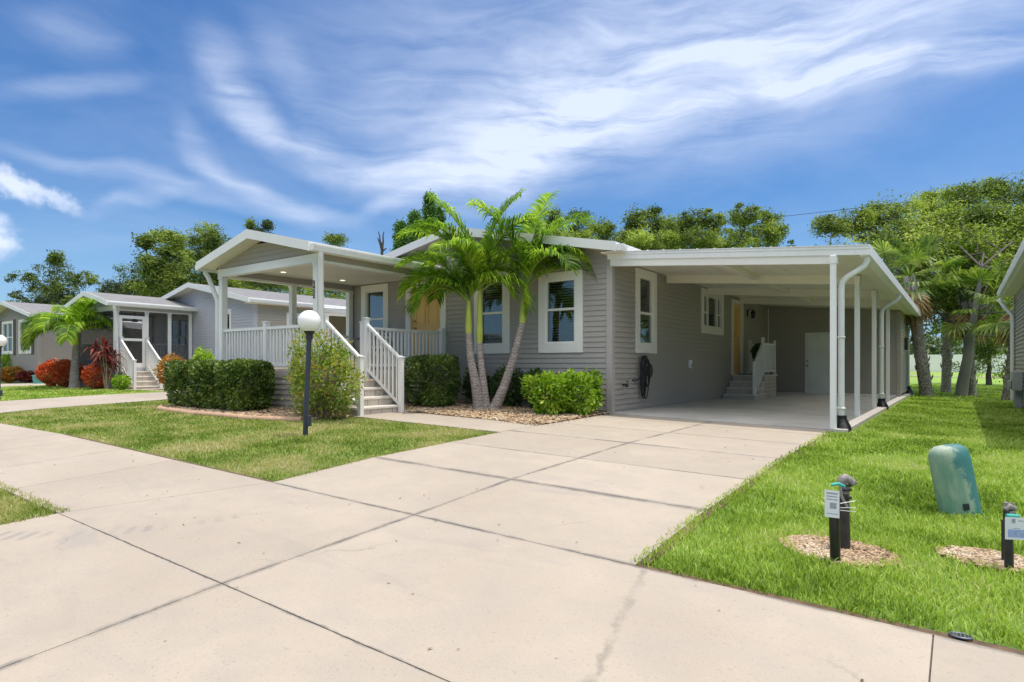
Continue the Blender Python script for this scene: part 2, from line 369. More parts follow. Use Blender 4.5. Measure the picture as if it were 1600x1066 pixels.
M['stone'] = leafmat('river_gravel', [(.16, .10, .06), (.42, .29, .17), (.58, .43, .27), (.30, .20, .13), (.64, .54, .40)], .75, 0., 2.)
M['edging'] = material('terracotta_edging', (.48, .31, .20), .9, .2, 10, .4, 40)
M['grass_r'] = leafmat('green_lawn_blades', [(0.160, 0.245, 0.029), (0.300, 0.421, 0.055), (0.440, 0.567, 0.101), (0.562, 0.665, 0.185), (0.618, 0.606, 0.286)], .45, .4, .9, .3)
M['grass_l'] = leafmat('dry_lawn_blades', [(0.155, 0.208, 0.033), (0.274, 0.342, 0.061), (0.420, 0.456, 0.137), (0.547, 0.503, 0.233), (0.602, 0.531, 0.306)], .55, .35, 1.1, .25)
M['hedge'] = leafmat('glossy_hedge_leaves', [(.030, .065, .012), (.085, .15, .022), (.20, .28, .05), (.38, .45, .12)], .38, .28, 2.5, .5)
M['lime'] = leafmat('lime_green_leaves', [(.12, .24, .015), (.27, .44, .03), (.42, .58, .05), (.58, .68, .15)], .4, .4, 3)
M['ragged'] = leafmat('sparse_shrub_leaves', [(0.083, 0.166, 0.021), (0.207, 0.331, 0.036), (0.373, 0.435, 0.073), (0.517, 0.435, 0.124), (0.414, 0.228, 0.124)], .5, .4, 4)
M['dkbush'] = leafmat('dark_shrub_leaves', [(0.021, 0.058, 0.018), (0.051, 0.115, 0.029), (0.130, 0.230, 0.043)], .35, .25, 3, .5)
M['red'] = leafmat('red_flower_heads', [(.42, .05, .02), (.70, .11, .04), (.80, .24, .08), (.14, .17, .04)], .5, .3, 2)
M['orange'] = leafmat('orange_croton_leaves', [(.12, .16, .02), (.45, .18, .03), (.62, .30, .04), (.40, .08, .03)], .45, .3, 3)
M['maroon'] = leafmat('maroon_strap_leaves', [(.05, .008, .010), (.14, .018, .018), (.34, .07, .05), (.10, .05, .03)], .4, .3, 3)
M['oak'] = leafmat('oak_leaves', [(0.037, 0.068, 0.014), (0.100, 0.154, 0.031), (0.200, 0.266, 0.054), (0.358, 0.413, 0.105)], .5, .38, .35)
M['oaklite'] = leafmat('light_green_oak_leaves', [(0.077, 0.118, 0.023), (0.203, 0.270, 0.051), (0.372, 0.456, 0.087), (0.607, 0.675, 0.190)], .5, .4, .35)  # lighter leaf green; mixed by lobe with the darker one as young and old leaves
M['dktree'] = leafmat('blue_green_leaves', [(0.028, 0.053, 0.025), (0.069, 0.108, 0.049), (0.152, 0.202, 0.090), (0.265, 0.316, 0.152)], .5, .3, .35)
M['conif'] = leafmat('cypress_sprays', [(0.043, 0.114, 0.029), (0.114, 0.243, 0.050), (0.214, 0.386, 0.071)], .5, .35, .5)
M['palm'] = leafmat('palm_leaflets', [(0.075, 0.161, 0.014), (0.195, 0.349, 0.024), (0.390, 0.564, 0.042), (0.690, 0.780, 0.108)], .5, .42, 1.2, .25)
M['sabal'] = leafmat('fan_palm_leaves', [(0.042, 0.088, 0.015), (0.098, 0.174, 0.026), (0.209, 0.298, 0.052), (0.361, 0.410, 0.105)], .45, .35, .8)
M['deadfrond'] = leafmat('dead_palm_leaves', [(.16, .10, .05), (.34, .24, .12), (.50, .38, .20)], .8, .3, 2)
M['bark'] = material('grey_bark', (.085, .072, .06), .95, .35, 6, .9, 18, stretch=(1, 1, .25))
M['oakbark'] = material('pale_lichen_bark', (.21, .205, .185), .95, .35, 3, .8, 14, stretch=(1, 1, .3))
def palmbark(q, co, c, bs):
    w = q.n('ShaderNodeTexWave', bands_direction='Z', ins={'Vector': co, 'Scale': 5.5, 'Distortion': 9., 'Detail': 5., 'Detail Scale': 2.2})
    return q.mix(q.mr(w.outputs[1], .45, .8, 0., .7, False), c, (.17, .125, .10))
M['palmtrunk'] = material('ringed_palm_bark', (.40, .345, .31), .9, .2, 6, .5, 40, extra=palmbark)
M['palm_y'] = leafmat('yellowing_palm_leaflets', [(.10, .17, .012), (.26, .36, .02), (.46, .54, .05), (.58, .60, .14)], .5, .42, 1.2, .25)
M['rachis'] = material('green_leaf_stalk', (.20, .28, .05), .5, .1, 5)
M['shaft'] = material('yellow_green_crownshaft', (.42, .47, .07), .42, .12, 5)
def boot_extra(q, co, c, bs):
    v = q.n('ShaderNodeTexVoronoi', feature='DISTANCE_TO_EDGE', ins={'Vector': q.map(co, sc=(1, 1, .7)), 'Scale': 15.})
    return q.mix(q.mr(v.outputs[0], .02, .12), (.09, .08, .065), c)
M['sabaltrunk'] = material('boot_covered_trunk', (.32, .30, .27), .95, .3, 5, .9, 12, extra=boot_extra)
M['stem'] = material('woody_stems', (.30, .22, .14), .9, .3, 8)
M['post'] = material('dark_slate_post', (.035, .045, .06), .4, .2, 5)
M['globe'] = material('white_acrylic_globe', (.86, .85, .83), .25, .02, 2)
def ped_extra(q, co, c, bs):
    s = q.n('ShaderNodeSeparateXYZ', ins={0: co})
    n = q.noise(co, 5.5, 6, .7, .6)
    a = q.mr(q.m('ADD', n, q.m('MULTIPLY_ADD', s.outputs[0], 2.2, q.m('MULTIPLY', s.outputs[2], .32))), .54, .66)
    fade = q.mix(q.mr(q.noise(q.map(co, sc=(3, 3, 1)), 4, 5, .7), .35, .7), (.13, .27, .19), (.30, .38, .27))
    fade = q.mix(q.mr(s.outputs[2], .46, .52, 0., .6), fade, (.48, .52, .42))
    return q.mix(q.m('MULTIPLY', a, .85), fade, (.015, .15, .16))
M['pedestal'] = material('faded_green_plastic', (.2, .4, .35), .6, .1, 5, .1, 30, extra=ped_extra)
M['pipe'] = material('black_plastic_pipe', (.012, .012, .013), .28, .3, 8)
M['pipeold'] = material('scuffed_black_pipe', (.035, .03, .027), .6, .5, 14, .2, 40)
M['valve'] = material('weathered_grey_valve', (.27, .245, .225), .55, .25, 20, .3, 60)
M['tag'] = material('white_plastic_tag', (.72, .74, .76), .4, .04, 20)
M['tagblue'] = material('blue_print', (.32, .40, .68), .5, .2, 60)
M['tagink'] = material('grey_print', (.30, .33, .36), .5, .2, 60)
M['teal'] = material('teal_tape', (.05, .42, .35), .5, .1, 20)
M['rubber'] = material('black_rubber', (.012, .013, .016), .42, .3, 10)
M['fence'] = material('white_vinyl_fence', (.86, .83, .86), .6, .05, .4)
M['pink'] = material('pink_paint', (.75, .22, .22), .5, .1, 5)
M['grate'] = material('steel_grate', (.16, .17, .20), .4, .2, 20, metal=.6)
M['lens'] = bpy.data.materials.new('downlight_lens'); M['lens'].use_nodes = True
_b = M['lens'].node_tree.nodes['Principled BSDF']; _b.inputs['Emission Color'].default_value = (1, .9, .7, 1); _b.inputs['Emission Strength'].default_value = 1.2
_n = NB(M['lens'].node_tree); M['lens'].node_tree.links.new(_n.mix(_n.noise(None, 5), (.8, .76, .65), (.9, .85, .75)), _b.inputs['Base Color'])
M['greybox'] = material('grey_utility_box', (.30, .32, .33), .5, .1, 6)
M['tub'] = material('turquoise_tub', (.08, .36, .36), .5, .1, 6)

# ------------------------------------------------------------------ ground sheets
def grid_sheet(name, xs, ys, dz, mat, kind='structure', label=None):
    xs = sorted(set(xs)); ys = sorted(set(ys)); mb = MB(); vs = []; fs = []
    for y in ys:
        for x in xs: vs.append((x, y, Gf(x, y)+dz))
    n = len(xs)
    for j in range(len(ys)-1):
        for i in range(n-1): fs.append((j*n+i, j*n+i+1, (j+1)*n+i+1, (j+1)*n+i))
    mb.add(vs, fs); o = mb.build(name, mat)
    if kind: o['kind'] = kind
    return o
YK = [p[0] for p in PY if -50 < p[0] < 100]
grid_sheet('ground', [-700, -10.5, 1, 700], [-500, -60]+[p[0] for p in PY]+[900], 0, M['ground'])
def strip(mb, y0, y1, xl, xr, dz=.02, side=.05):
    """slab between two edges; xl, xr are (x at y0, x at y1)"""
    ys = [y0]+[k for k in YK if y0+1e-4 < k < y1-1e-4]+[y1]
    L = lambda e, y: e[0]+(e[1]-e[0])*(y-y0)/(y1-y0)
    cols = sorted(set([0., 1.]))
    P = []
    for y in ys: P.append([(L(xl, y), y), (L(xr, y), y)])
    mb.add([(x, y, Gf(x, y)+dz) for r_ in P for x, y in r_], [(2*i, 2*i+1, 2*i+3, 2*i+2) for i in range(len(P)-1)])
    for a, c in zip(P, P[1:]):
        q = [a[0], a[1], c[1], c[0]]
        for k in ((0, 1), (1, 2), (2, 3), (3, 0)):
            if k == (0, 1) and a is not P[0]: continue
            if k == (2, 3) and c is not P[-1]: continue
            p, r = q[k[0]], q[k[1]]
            mb.add([(p[0], p[1], Gf(*p)+dz-side), (r[0], r[1], Gf(*r)+dz-side), (r[0], r[1], Gf(*r)+dz), (p[0], p[1], Gf(*p)+dz)], [(0, 1, 2, 3)])
g_ = .0035
def panels(name, rows, label=None):
    mb = MB()
    for (y0, y1, edges) in rows:
        for e0, e1 in zip(edges, edges[1:]):
            a = e0 if isinstance(e0, tuple) else (e0, e0); c = e1 if isinstance(e1, tuple) else (e1, e1)
            strip(mb, y0+g_, y1-g_, (a[0]+g_, a[1]+g_), (c[0]-g_, c[1]-g_))
    o = mb.build(name, M['concrete']); o['kind'] = 'structure'; return o
ydr = [3.38, 4.64, 5.9, 7.15, 8.45, 9.65, 10.42]
panels('driveway', [(a, c, [-5.25, -3.38, -1.56]) for a, c in zip(ydr, ydr[1:])])
swl = [-10.5-1.31*k for k in range(22, 0, -1)]+[-10.5, -9.68, -8.38, -7.13, (-5.83, -5.26)]
panels('sidewalk', [(1.86, 3.38, swl+[-3.38, -.1, 1.0, 2.5, 4, 5.5, 7, 8.5, 10, 12, 14, 16])])
panels('driveway_apron', [(.2, 1.86, [(-6.1, -5.83), -3.38, -.1, 1.0, 3.5, 6, 9])])
grid_sheet('road', [-300, -10.5, 1, 300], [-7, .19], .012, M['concrete'])
grid_sheet('joint_bed', [-40, -10.5, 1, 18], [1.85, 1.86, 3.38, 3.385], .004, M['joint'])
grid_sheet('joint_bed', [-5.26, -1.555], [3.39, 4.64, 7.15, 9.9, 10.4, 10.43], .006, M['joint'])
grid_sheet('joint_bed', [-6.0, 1, 9], [.195, .86, 1.845], .004, M['joint'])
panels('walkway', [(6.95, 8.05, [-8.45, -6.9, -5.256])])
panels('neighbour_driveway', [(3.4, 7.2, [-19.3, -17.4, -15.5]), (7.2, 11, [-19.3, -17.4, -15.5]), (11, 16.5, [-19.3, -17.4, -15.5])])
panels('neighbour_driveway', [(3.4, 10, [-33.3, -31.4, -29.5]), (10, 14, [-33.3, -31.4, -29.5])])
panels('walkway', [(9.0, 10.3, [-22.45, -20.9, -19.31])])
grid_sheet('rear_path', [-60, -10.5, 1, 60], [62, 63.3], .03, M['concrete'])
# pale soil strip where turf meets the paving
mb = MB()
for (x0, x1, y0, y1) in ((-1.56, 1.0, 3.385, 3.44), (1.0, 14, 3.385, 3.44), (-10.5, -5.25, 3.385, 3.43), (-5.29, -5.25, 3.43, 6.94), (-1.56, -1.5, 3.47, 10.2)):
    strip(mb, y0, y1, (x0, x0), (x1, x1), .012, .02)
mb.build('soil', M['soil'])['kind'] = 'structure'

# ------------------------------------------------------------------ siding, windows, doors
class Fr:
    """wall frame: a along the wall, z up, d outwards"""
    def __init__(s, o, u, n): s.o = Vector(o); s.u = Vector(u); s.n = Vector(n)
    def p(s, a, z, d=0): return tuple(s.o+s.u*a+s.n*d+Vector((0, 0, z)))
    def box(s, mb, a0, a1, z0, z1, d0, d1):
        vs = [s.p(a, z, d) for z in (z0, z1) for d in (d0, d1) for a in (a0, a1)]
        mb.add(vs, [(0, 2, 3, 1), (4, 5, 7, 6), (0, 1, 5, 4), (2, 6, 7, 3), (0, 4, 6, 2), (1, 3, 7, 5)])
def siding(mb, fr, L, z0, z1, ops=(), lim=None, h=.100, proud=.019):
    lim = lim or (lambda z: (0., L))
    k = math.floor(z0/h)
    while k*h < z1-1e-5:
        c0, c1 = max(k*h, z0), min((k+1)*h, z1)
        zs = sorted(set([c0, c1]+[z for o in ops for z in (o[2], o[3]) if c0 < z < c1]))
        for za, zb in zip(zs, zs[1:]):
            zm = (za+zb)/2
            cuts = sorted([(o[0], o[1]) for o in ops if o[2] < zm < o[3]])
            la, lb = lim(za), lim(zb)
            edges = [(la[0], lb[0])]
            for c in cuts: edges += [(c[0], c[0]), (c[1], c[1])]
            edges += [(la[1], lb[1])]
            da, db = proud*(1-(za-k*h)/h), proud*(1-(zb-k*h)/h)
            for i in range(0, len(edges), 2):
                e, f = edges[i], edges[i+1]
                if f[0]-e[0] < .004: continue
                eb, fb = e[1], max(f[1], e[1]+.001)
                mb.add([fr.p(e[0], za, da), fr.p(f[0], za, da), fr.p(fb, zb, db), fr.p(eb, zb, db)], [(0, 1, 2, 3)])
                if abs(za-k*h) < 1e-6:
                    mb.add([fr.p(e[0], za, 0), fr.p(f[0], za, 0), fr.p(f[0], za, da), fr.p(e[0], za, da)], [(0, 1, 2, 3)])
        k += 1
def window(T, fr, a0, a1, z0, z1, tw=.165, th=.15, tb=.19, rail=None, blind=None, cols=None, trim='trim', glass='glass', label=None, grid=False):
    """white surround, sash frames, panes and (optionally) a slatted blind; returns the opening"""
    f = MB()
    ia0, ia1, iz0, iz1 = a0+tw, a1-tw, z0+tb, z1-th
    fr.box(f, a0, ia0, z0, z1, -.01, .038); fr.box(f, ia1, a1, z0, z1, -.01, .038)
    fr.box(f, ia0, ia1, z0, iz0, -.01, .036); fr.box(f, ia0, ia1, iz1, z1, -.01, .036)
    w = .032
    cols = cols or [(ia0, ia1, True)]
    panes = []
    for (c0, c1, dh) in cols:
        fr.box(f, c0, c0+w, iz0, iz1, -.055, .02); fr.box(f, c1-w, c1, iz0, iz1, -.055, .02)
        fr.box(f, c0+w, c1-w, iz0, iz0+w, -.055, .018); fr.box(f, c0+w, c1-w, iz1-w, iz1, -.055, .018)
        if dh:
            zr = rail if rail else (iz0+iz1)/2
            fr.box(f, c0+w, c1-w, zr-.024, zr+.024, -.058, .012)
            panes += [(c0+w, c1-w, iz0+w, zr-.024, -.022), (c0+w, c1-w, zr+.024, iz1-w, -.036)]
        else: panes.append((c0+w, c1-w, iz0+w, iz1-w, -.03))
        if grid: fr.box(f, (c0+c1)/2-.012, (c0+c1)/2+.012, iz0+w, iz1-w, -.06, .004)
    w_ = T.part('window', f, M[trim], label=label)
    r = MB()   # dark room box behind
    A0, A1, Z0, Z1, D = ia0-.01, ia1+.01, iz0-.01, iz1+.01, -.7
    c8 = [fr.p(a, z, d) for d in (-.06, D) for z in (Z0, Z1) for a in (A0, A1)]
    r.add(c8, [(4, 5, 7, 6), (0, 1, 5, 4), (2, 6, 7, 3), (0, 4, 6, 2), (1, 3, 7, 5)])
    T.part('reveal', r, M['dark'], w_)
    for (c0, c1, y0, y1, d) in panes:
        g = MB(); g.add([fr.p(c0, y0, d), fr.p(c1, y0, d), fr.p(c1, y1, d), fr.p(c0, y1, d)], [(0, 1, 2, 3)])
        T.part('pane', g, M[glass], w_)
    if blind is not None:
        bl = MB(); z = iz1-.03; zb = iz0+(iz1-iz0)*blind
        while z > zb:
            for (c0, c1, dh) in cols:
                bl.add([fr.p(c0+.02, z, -.12), fr.p(c1-.02, z, -.12), fr.p(c1-.02, z-.016, -.165), fr.p(c0+.02, z-.016, -.165)], [(0, 1, 2, 3)])
                bl.add([fr.p(c0+.02, z-.002, -.12), fr.p(c1-.02, z-.002, -.12), fr.p(c1-.02, z-.018, -.165), fr.p(c0+.02, z-.018, -.165)], [(3, 2, 1, 0)])
            z -= .052
        T.part('blind', bl, M['curtain'], w_)
    return (a0+.02, a1-.02, z0+.02, z1-.02)
def door(T, fr, a0, a1, z0, z1, mat, panels_=((.14, .44), (.54, .94)), tw=.11, th=.11, knob=None, trimmat='trim', label=None, depth=-.03, trim=True):
    if trim:
        f = MB(); fr.box(f, a0-tw, a0, z0, z1+th, -.05, .04); fr.box(f, a1, a1+tw, z0, z1+th, -.05, .04); fr.box(f, a0, a1, z1, z1+th, -.05, .038)
        fr.box(f, a0, a1, z0-.03, z0+.012, -.05, .05)
        T.part('door_frame', f, M[trimmat])
    f = MB(); fr.box(f, a0+.004, a1-.004, z0+.015, z1-.004, depth-.045, depth)
    w = a1-a0; h = z1-z0
    for (p0, p1) in panels_:
        for s in (0, 1):
            c0 = a0+w*(.13+.41*s); c1 = c0+w*.33
            for (u0, u1, v0, v1) in ((c0, c1, z0+h*p0, z0+h*p0+.016), (c0, c1, z0+h*p1-.016, z0+h*p1), (c0, c0+.016, z0+h*p0+.017, z0+h*p1-.017), (c1-.016, c1, z0+h*p0+.017, z0+h*p1-.017)):
                fr.box(f, u0, u1, v0, v1, depth-.002, depth+.012)
            fr.box(f, c0+.045, c1-.045, z0+h*p0+.045, z0+h*p1-.045, depth-.002, depth+.008)
    d_ = T.part('door', f, M[mat], label=label)
    kb = MB(); ka = knob if knob is not None else a0+.08
    for zz, r in ((z0+.95, .028), (z0+1.12, .024)):
        c = Vector(fr.p(ka, zz, depth)); kb = MB(); kb.tube([c, c+fr.n*.03, c+fr.n*.055, c+fr.n*.07], [r*1.1, r*.55, r, r*.6], 12); T.part('door_knob' if zz < z0+1 else 'deadbolt', kb, M['brass'] if mat == 'door_yellow' else M['valve'], d_)
    return (a0-tw+.02, a1+tw-.02, z0, z1+th-.02) if trim else (a0, a1, z0, z1)

XR, XL, YF = -5.31, -12.77, 10.48      # canonical house: right wall, left wall, front wall
XC = (XR+XL)/2
def roofz(x, zr=3.97, s=.20): return zr-s*abs(x-XC)
def gable_roof(T, xl, xr, y0, y1, zr, s, shmat, th=.10, fasc=.16, name='roof'):
    """pitched slab with fascia boards, rake boards and soffits; xl,xr are the eave edges"""
    xc = (xl+xr)/2; z = lambda x: zr-s*abs(x-xc)
    m_ = MB(); m_.prism([(xl, z(xl)), (xc, zr), (xr, z(xr)), (xr, z(xr)-.03), (xc, zr-.03), (xl, z(xl)-.03)], y0, y1)
    rf = T.part(name, m_, M[shmat])
    r = MB()
    for yy in (y0-.0, y1-.02):   # rake boards just proud of the gable edge
        ya, yb = (yy-.022, yy+.0) if yy == y0 else (yy+.02, yy+.042)
        r.prism([(xl-.02, z(xl)+.012), (xc, zr+.016), (xr+.02, z(xr)+.012), (xr+.02, z(xr)-fasc), (xc, zr-fasc), (xl-.02, z(xl)-fasc)], ya, yb)
    T.part('rake_board', r, M['white'], rf, split=True)
    f = MB(); s_ = MB()
    for x, sg in ((xl, -1), (xr, 1)):
        f = MB(); f.box(x, x+sg*.02, y0+.001, y1-.001, z(x)-fasc, z(x)+.006)
        # K-profile gutter
        f.prism([(x+sg*.021, z(x)-.03), (x+sg*.13, z(x)-.03), (x+sg*.13, z(x)-.06), (x+sg*.10, z(x)-.15), (x+sg*.021, z(x)-.15)], y0+.01, y1-.01)
        T.part('gutter', f, M['white_alu'], rf)
    return rf, z
def home(off, sd, label, wins_front, wins_side, doors_side=(), ylen=15.5, shmat='shingle', cat='house', door_front=True, fpost=(), sd_shaded=None, soff='cream', group=None):
    T = Thing('mobile_home', (XC, YF, 0), label, cat, group, off)
    ff = Fr((XL, YF, 0), (1, 0, 0), (0, -1, 0)); fs = Fr((XR, YF, 0), (0, 1, 0), (1, 0, 0))
    fl = Fr((XL, YF+ylen, 0), (0, -1, 0), (-1, 0, 0)); fb = Fr((XR, YF+ylen, 0), (-1, 0, 0), (0, 1, 0))
    of = [window(T, ff, *w[0], **w[1]) for w in wins_front]
    if door_front: of.append(door(T, ff, 2.2, 3.16, .87, 2.78, 'door_yellow', tw=.16, th=.12, knob=2.31, label='yellow front door'))
    os_ = [window(T, fs, *w[0], **w[1]) for w in wins_side]
    for d_ in doors_side: os_.append(door(T, fs, *d_[0], **d_[1]))
    W_ = XR-XL
    def lim(z):
        if z <= 3.12: return (0., W_)
        x = (3.86-z)/.2; return (max(0, W_/2-x), min(W_, W_/2+x))
    w1 = MB(); siding(w1, ff, W_, .06, 3.84, of, lim); T.part('front_wall', w1, M[sd])
    w2 = MB(); siding(w2, fs, ylen, .06, 3.10, os_); T.part('side_wall', w2, M[sd_shaded or sd])
    w3 = MB(); siding(w3, fl, ylen, .06, 3.10); T.part('side_wall', w3, M[sd])
    w4 = MB(); siding(w4, fb, W_, .06, 3.84, (), lim); T.part('rear_wall', w4, M[sd])
    c = MB()     # corner posts and bottom flashing
    for (x, y, sx_, sy_) in ((XL, YF, 1, -1), (XR, YF, -1, -1), (XL, YF+ylen, 1, 1), (XR, YF+ylen, -1, 1)):
        c = MB(); c.prism([(x-sx_*.034, y+sy_*.034), (x+sx_*.085, y+sy_*.034), (x+sx_*.085, y+sy_*.017), (x-sx_*.017, y+sy_*.017), (x-sx_*.017, y-sy_*.085), (x-sx_*.034, y-sy_*.085)], -.02, 3.1, axis='z')
        T.part('corner_trim', c, M['cornertrim'] if sd == 'siding' else M[sd])
    c = MB(); c.box(XL-.01, XR-.001, YF-.028, YF-.001, -.04, .058); c.box(XR+.001, XR+.028, YF-.0, YF+ylen, -.04, .058)
    T.part('base_flashing', c, M['white'], split=True)
    rf, z = gable_roof(T, XL-.27, XR+.27, YF-.38, YF+ylen+.38, 3.97, .20, shmat)
    s_ = MB()    # soffit under the overhangs
    for sg, x0 in ((-1, XL), (1, XR)):
        e = x0+sg*.27
        s_.box(x0-sg*.03, e, YF-.37, YF+ylen+.37, z(e)-.165, z(e)-.15)
    def sof(ya, yb):
        pr = [(XL-.25, z(XL-.25)-.125), (XC, 3.97-.125), (XR+.25, z(XR+.25)-.125), (XR+.25, z(XR+.25)-.14), (XC, 3.97-.14), (XL-.25, z(XL-.25)-.14)]
        s_.prism(pr, ya, yb)
    sof(YF-.37, YF+.02); sof(YF+ylen-.02, YF+ylen+.37)
    T.part('soffit', s_, M[soff], rf)
    return T
M['cornertrim'] = material('greige_corner_trim', (.42, .385, .36), .6, .05, 2)

def railing(mb, p0, p1, z0, z1, base0=None, base1=None, step=.105, top=.045, bal=.016, rail_h=.05, bottom=True):
    """straight rail between two points; z may slope (z0 -> z1 is the base height at either end, h above it)"""
    pass
def rail_run(mb, a, c, zb0, zb1, h, step=.11, tw=.03, bw=.017, top_h=.055, bot=.08):
    """a,c: (x,y); top rail at zb+h, bottom rail at zb+bot, square balusters between"""
    a = Vector((a[0], a[1], 0)); c = Vector((c[0], c[1], 0)); d = c-a; L = d.length; u = d/L; n = Vector((-u.y, u.x, 0))
    def bar(t0, t1, z00, z01, hh, ww):
        vs = []
        for t, z in ((t0, z00), (t1, z01)):
            for s1, s2 in ((-1, 0), (1, 0), (1, 1), (-1, 1)):
                p = a+u*t+n*ww*s1; vs.append((p.x, p.y, z+hh*s2))
        mb.add(vs, [(0, 1, 2, 3), (7, 6, 5, 4), (0, 4, 5, 1), (1, 5, 6, 2), (2, 6, 7, 3), (3, 7, 4, 0)])
    zz = lambda t: zb0+(zb1-zb0)*t/L
    bar(0, L, zz(0)+h-top_h, zz(L)+h-top_h, top_h, tw)
    bar(0, L, zz(0)+bot, zz(L)+bot, .05, tw*.8)
    k = max(1, int(round(L/step)))
    for i in range(1, k):
        t = L*i/k
        vs = []
        for e0, zf in ((0, bot+.045), (1, h-top_h+.01)):
            for s1, s2 in ((-1, -1), (1, -1), (1, 1), (-1, 1)):
                p = a+u*(t+bw*s1)+n*bw*s2; vs.append((p.x, p.y, zz(t+bw*s1)+zf))
        mb.add(vs, [(0, 1, 5, 4), (1, 2, 6, 5), (2, 3, 7, 6), (3, 0, 4, 7)])
def newel(T, x, y, z0, z1, w=.05, cap=True, mat='white', name='newel_post', parent=None):
    mb = MB(); mb.box(x-w, x+w, y-w, y+w, z0, z1, bev=.006)
    if cap:
        mb.box(x-w-.012, x+w+.012, y-w-.012, y+w+.012, z1, z1+.018)
        mb.add([(x-w-.006, y-w-.006, z1+.018), (x+w+.006, y-w-.006, z1+.018), (x+w+.006, y+w+.006, z1+.018), (x-w-.006, y+w+.006, z1+.018), (x, y, z1+.04)], [(0, 1, 4), (1, 2, 4), (2, 3, 4), (3, 0, 4)])
    return T.part(name, mb, M[mat], parent)
def downspout(T, x, y, ztop, out, zb, x2=None, r=(.045, .03), side=1, boot=True, axis='x', parent=None):
    """rounded rectangular pipe from gutter outlet (x,y) back to the post, then down"""
    pts = []
    dx = out
    def P_(t, z): return (x+t, y, z) if axis == 'x' else (x, y+t, z)
    pts = [P_(0, ztop), P_(0, ztop-.06), P_(dx*.10, ztop-.13), P_(dx*.35, ztop-.19), P_(dx*.75, ztop-.27), P_(dx*.95, ztop-.34), P_(dx, ztop-.44), P_(dx, zb)]
    mb = MB(); mb.tube(pts, .045, 12)
    for zz in (zb+.12, (zb+ztop)/2):
        c = P_(dx, zz); mb.box(c[0]-.055, c[0]+.055, c[1]-.055, c[1]+.055, zz, zz+.03, bev=.01)
    o = T.part('downspout', mb, M['white_alu'], parent)
    if boot:
        b_ = MB(); c = Vector(P_(dx, zb))
        b_.tube([c+Vector((0, 0, .03)), c+Vector((0, 0, -.05))], [.075, .078], 12)
        b_.tube([c+Vector((0, 0, -.05)), c+Vector((.02, -.02, -.15)), c+Vector((.05, -.05, -.30))], [.085, .115, .13], 12)
        for k in range(4): b_.tube([c+Vector((.012*k, -.012*k, -.07-.055*k)), c+Vector((.012*k+.003, -.012*k-.003, -.085-.055*k))], [.100+.009*k, .100+.009*k], 12)
        T.part('drain_boot', b_, M['pipe'], o)
    return o

def steps_x(T, x0, y0, y1, ztop, zg, n, tread, matb='block', matc='cap'):
    """block steps going down towards +x from x0; n risers"""
    r = (ztop-zg)/n
    bl = MB(); cp = MB()
    for k in range(1, n):
        z = zg+r*k; xe = x0+tread*(n-k)
        bl.box(x0, xe, y0, y1, zg+r*(k-1)-(.1 if k == 1 else 0), z-.045)
        cp.box(x0, xe+.025, y0-.02, y1+.02, z-.045, z, bev=.008)
    T.part('riser_block', bl, M[matb], split=True); T.part('tread', cp, M[matc], split=True)
    for k in range(1, n):   # grooves between blocks are real gaps: thin dark strips set proud by 2 mm
        pass
def front_steps(off, x0, y0, y1, ztop, zg, n, tread, label, group=None):
    T = Thing('entry_steps', (x0, (y0+y1)/2, zg), label, 'steps', group, off)
    steps_x(T, x0, y0, y1, ztop, zg, n, tread)
    xe = x0+tread*(n-1)+.06
    jt = MB(); r = (ztop-zg)/n
    for k in range(1, n):
        xx = x0+tread*(n-k)+.002
        for q in range(1, 4): jt.box(xx-.01, xx, y0+(y1-y0)*(q/4+(.06 if k % 2 else -.06))-.004, y0+(y1-y0)*(q/4+(.06 if k % 2 else -.06))+.004, zg+r*(k-1)+.003, zg+r*k-.047)
    T.part('block_joint', jt, M['joint'])
    for y in (y0-.0, y1+.0):
        s = -1 if y == y0 else 1; yy = y-s*.04
        newel(T, xe, yy, zg-.1, zg+1.03, .042)
        newel(T, x0+.05, yy, ztop-.4, ztop+1.0, .042)
        rl = MB(); rail_run(rl, (x0+.05, yy), (xe, yy), ztop, zg+.10, .93, step=.11, bot=.02)
        T.part('stair_rail', rl, M['white'])
    return T
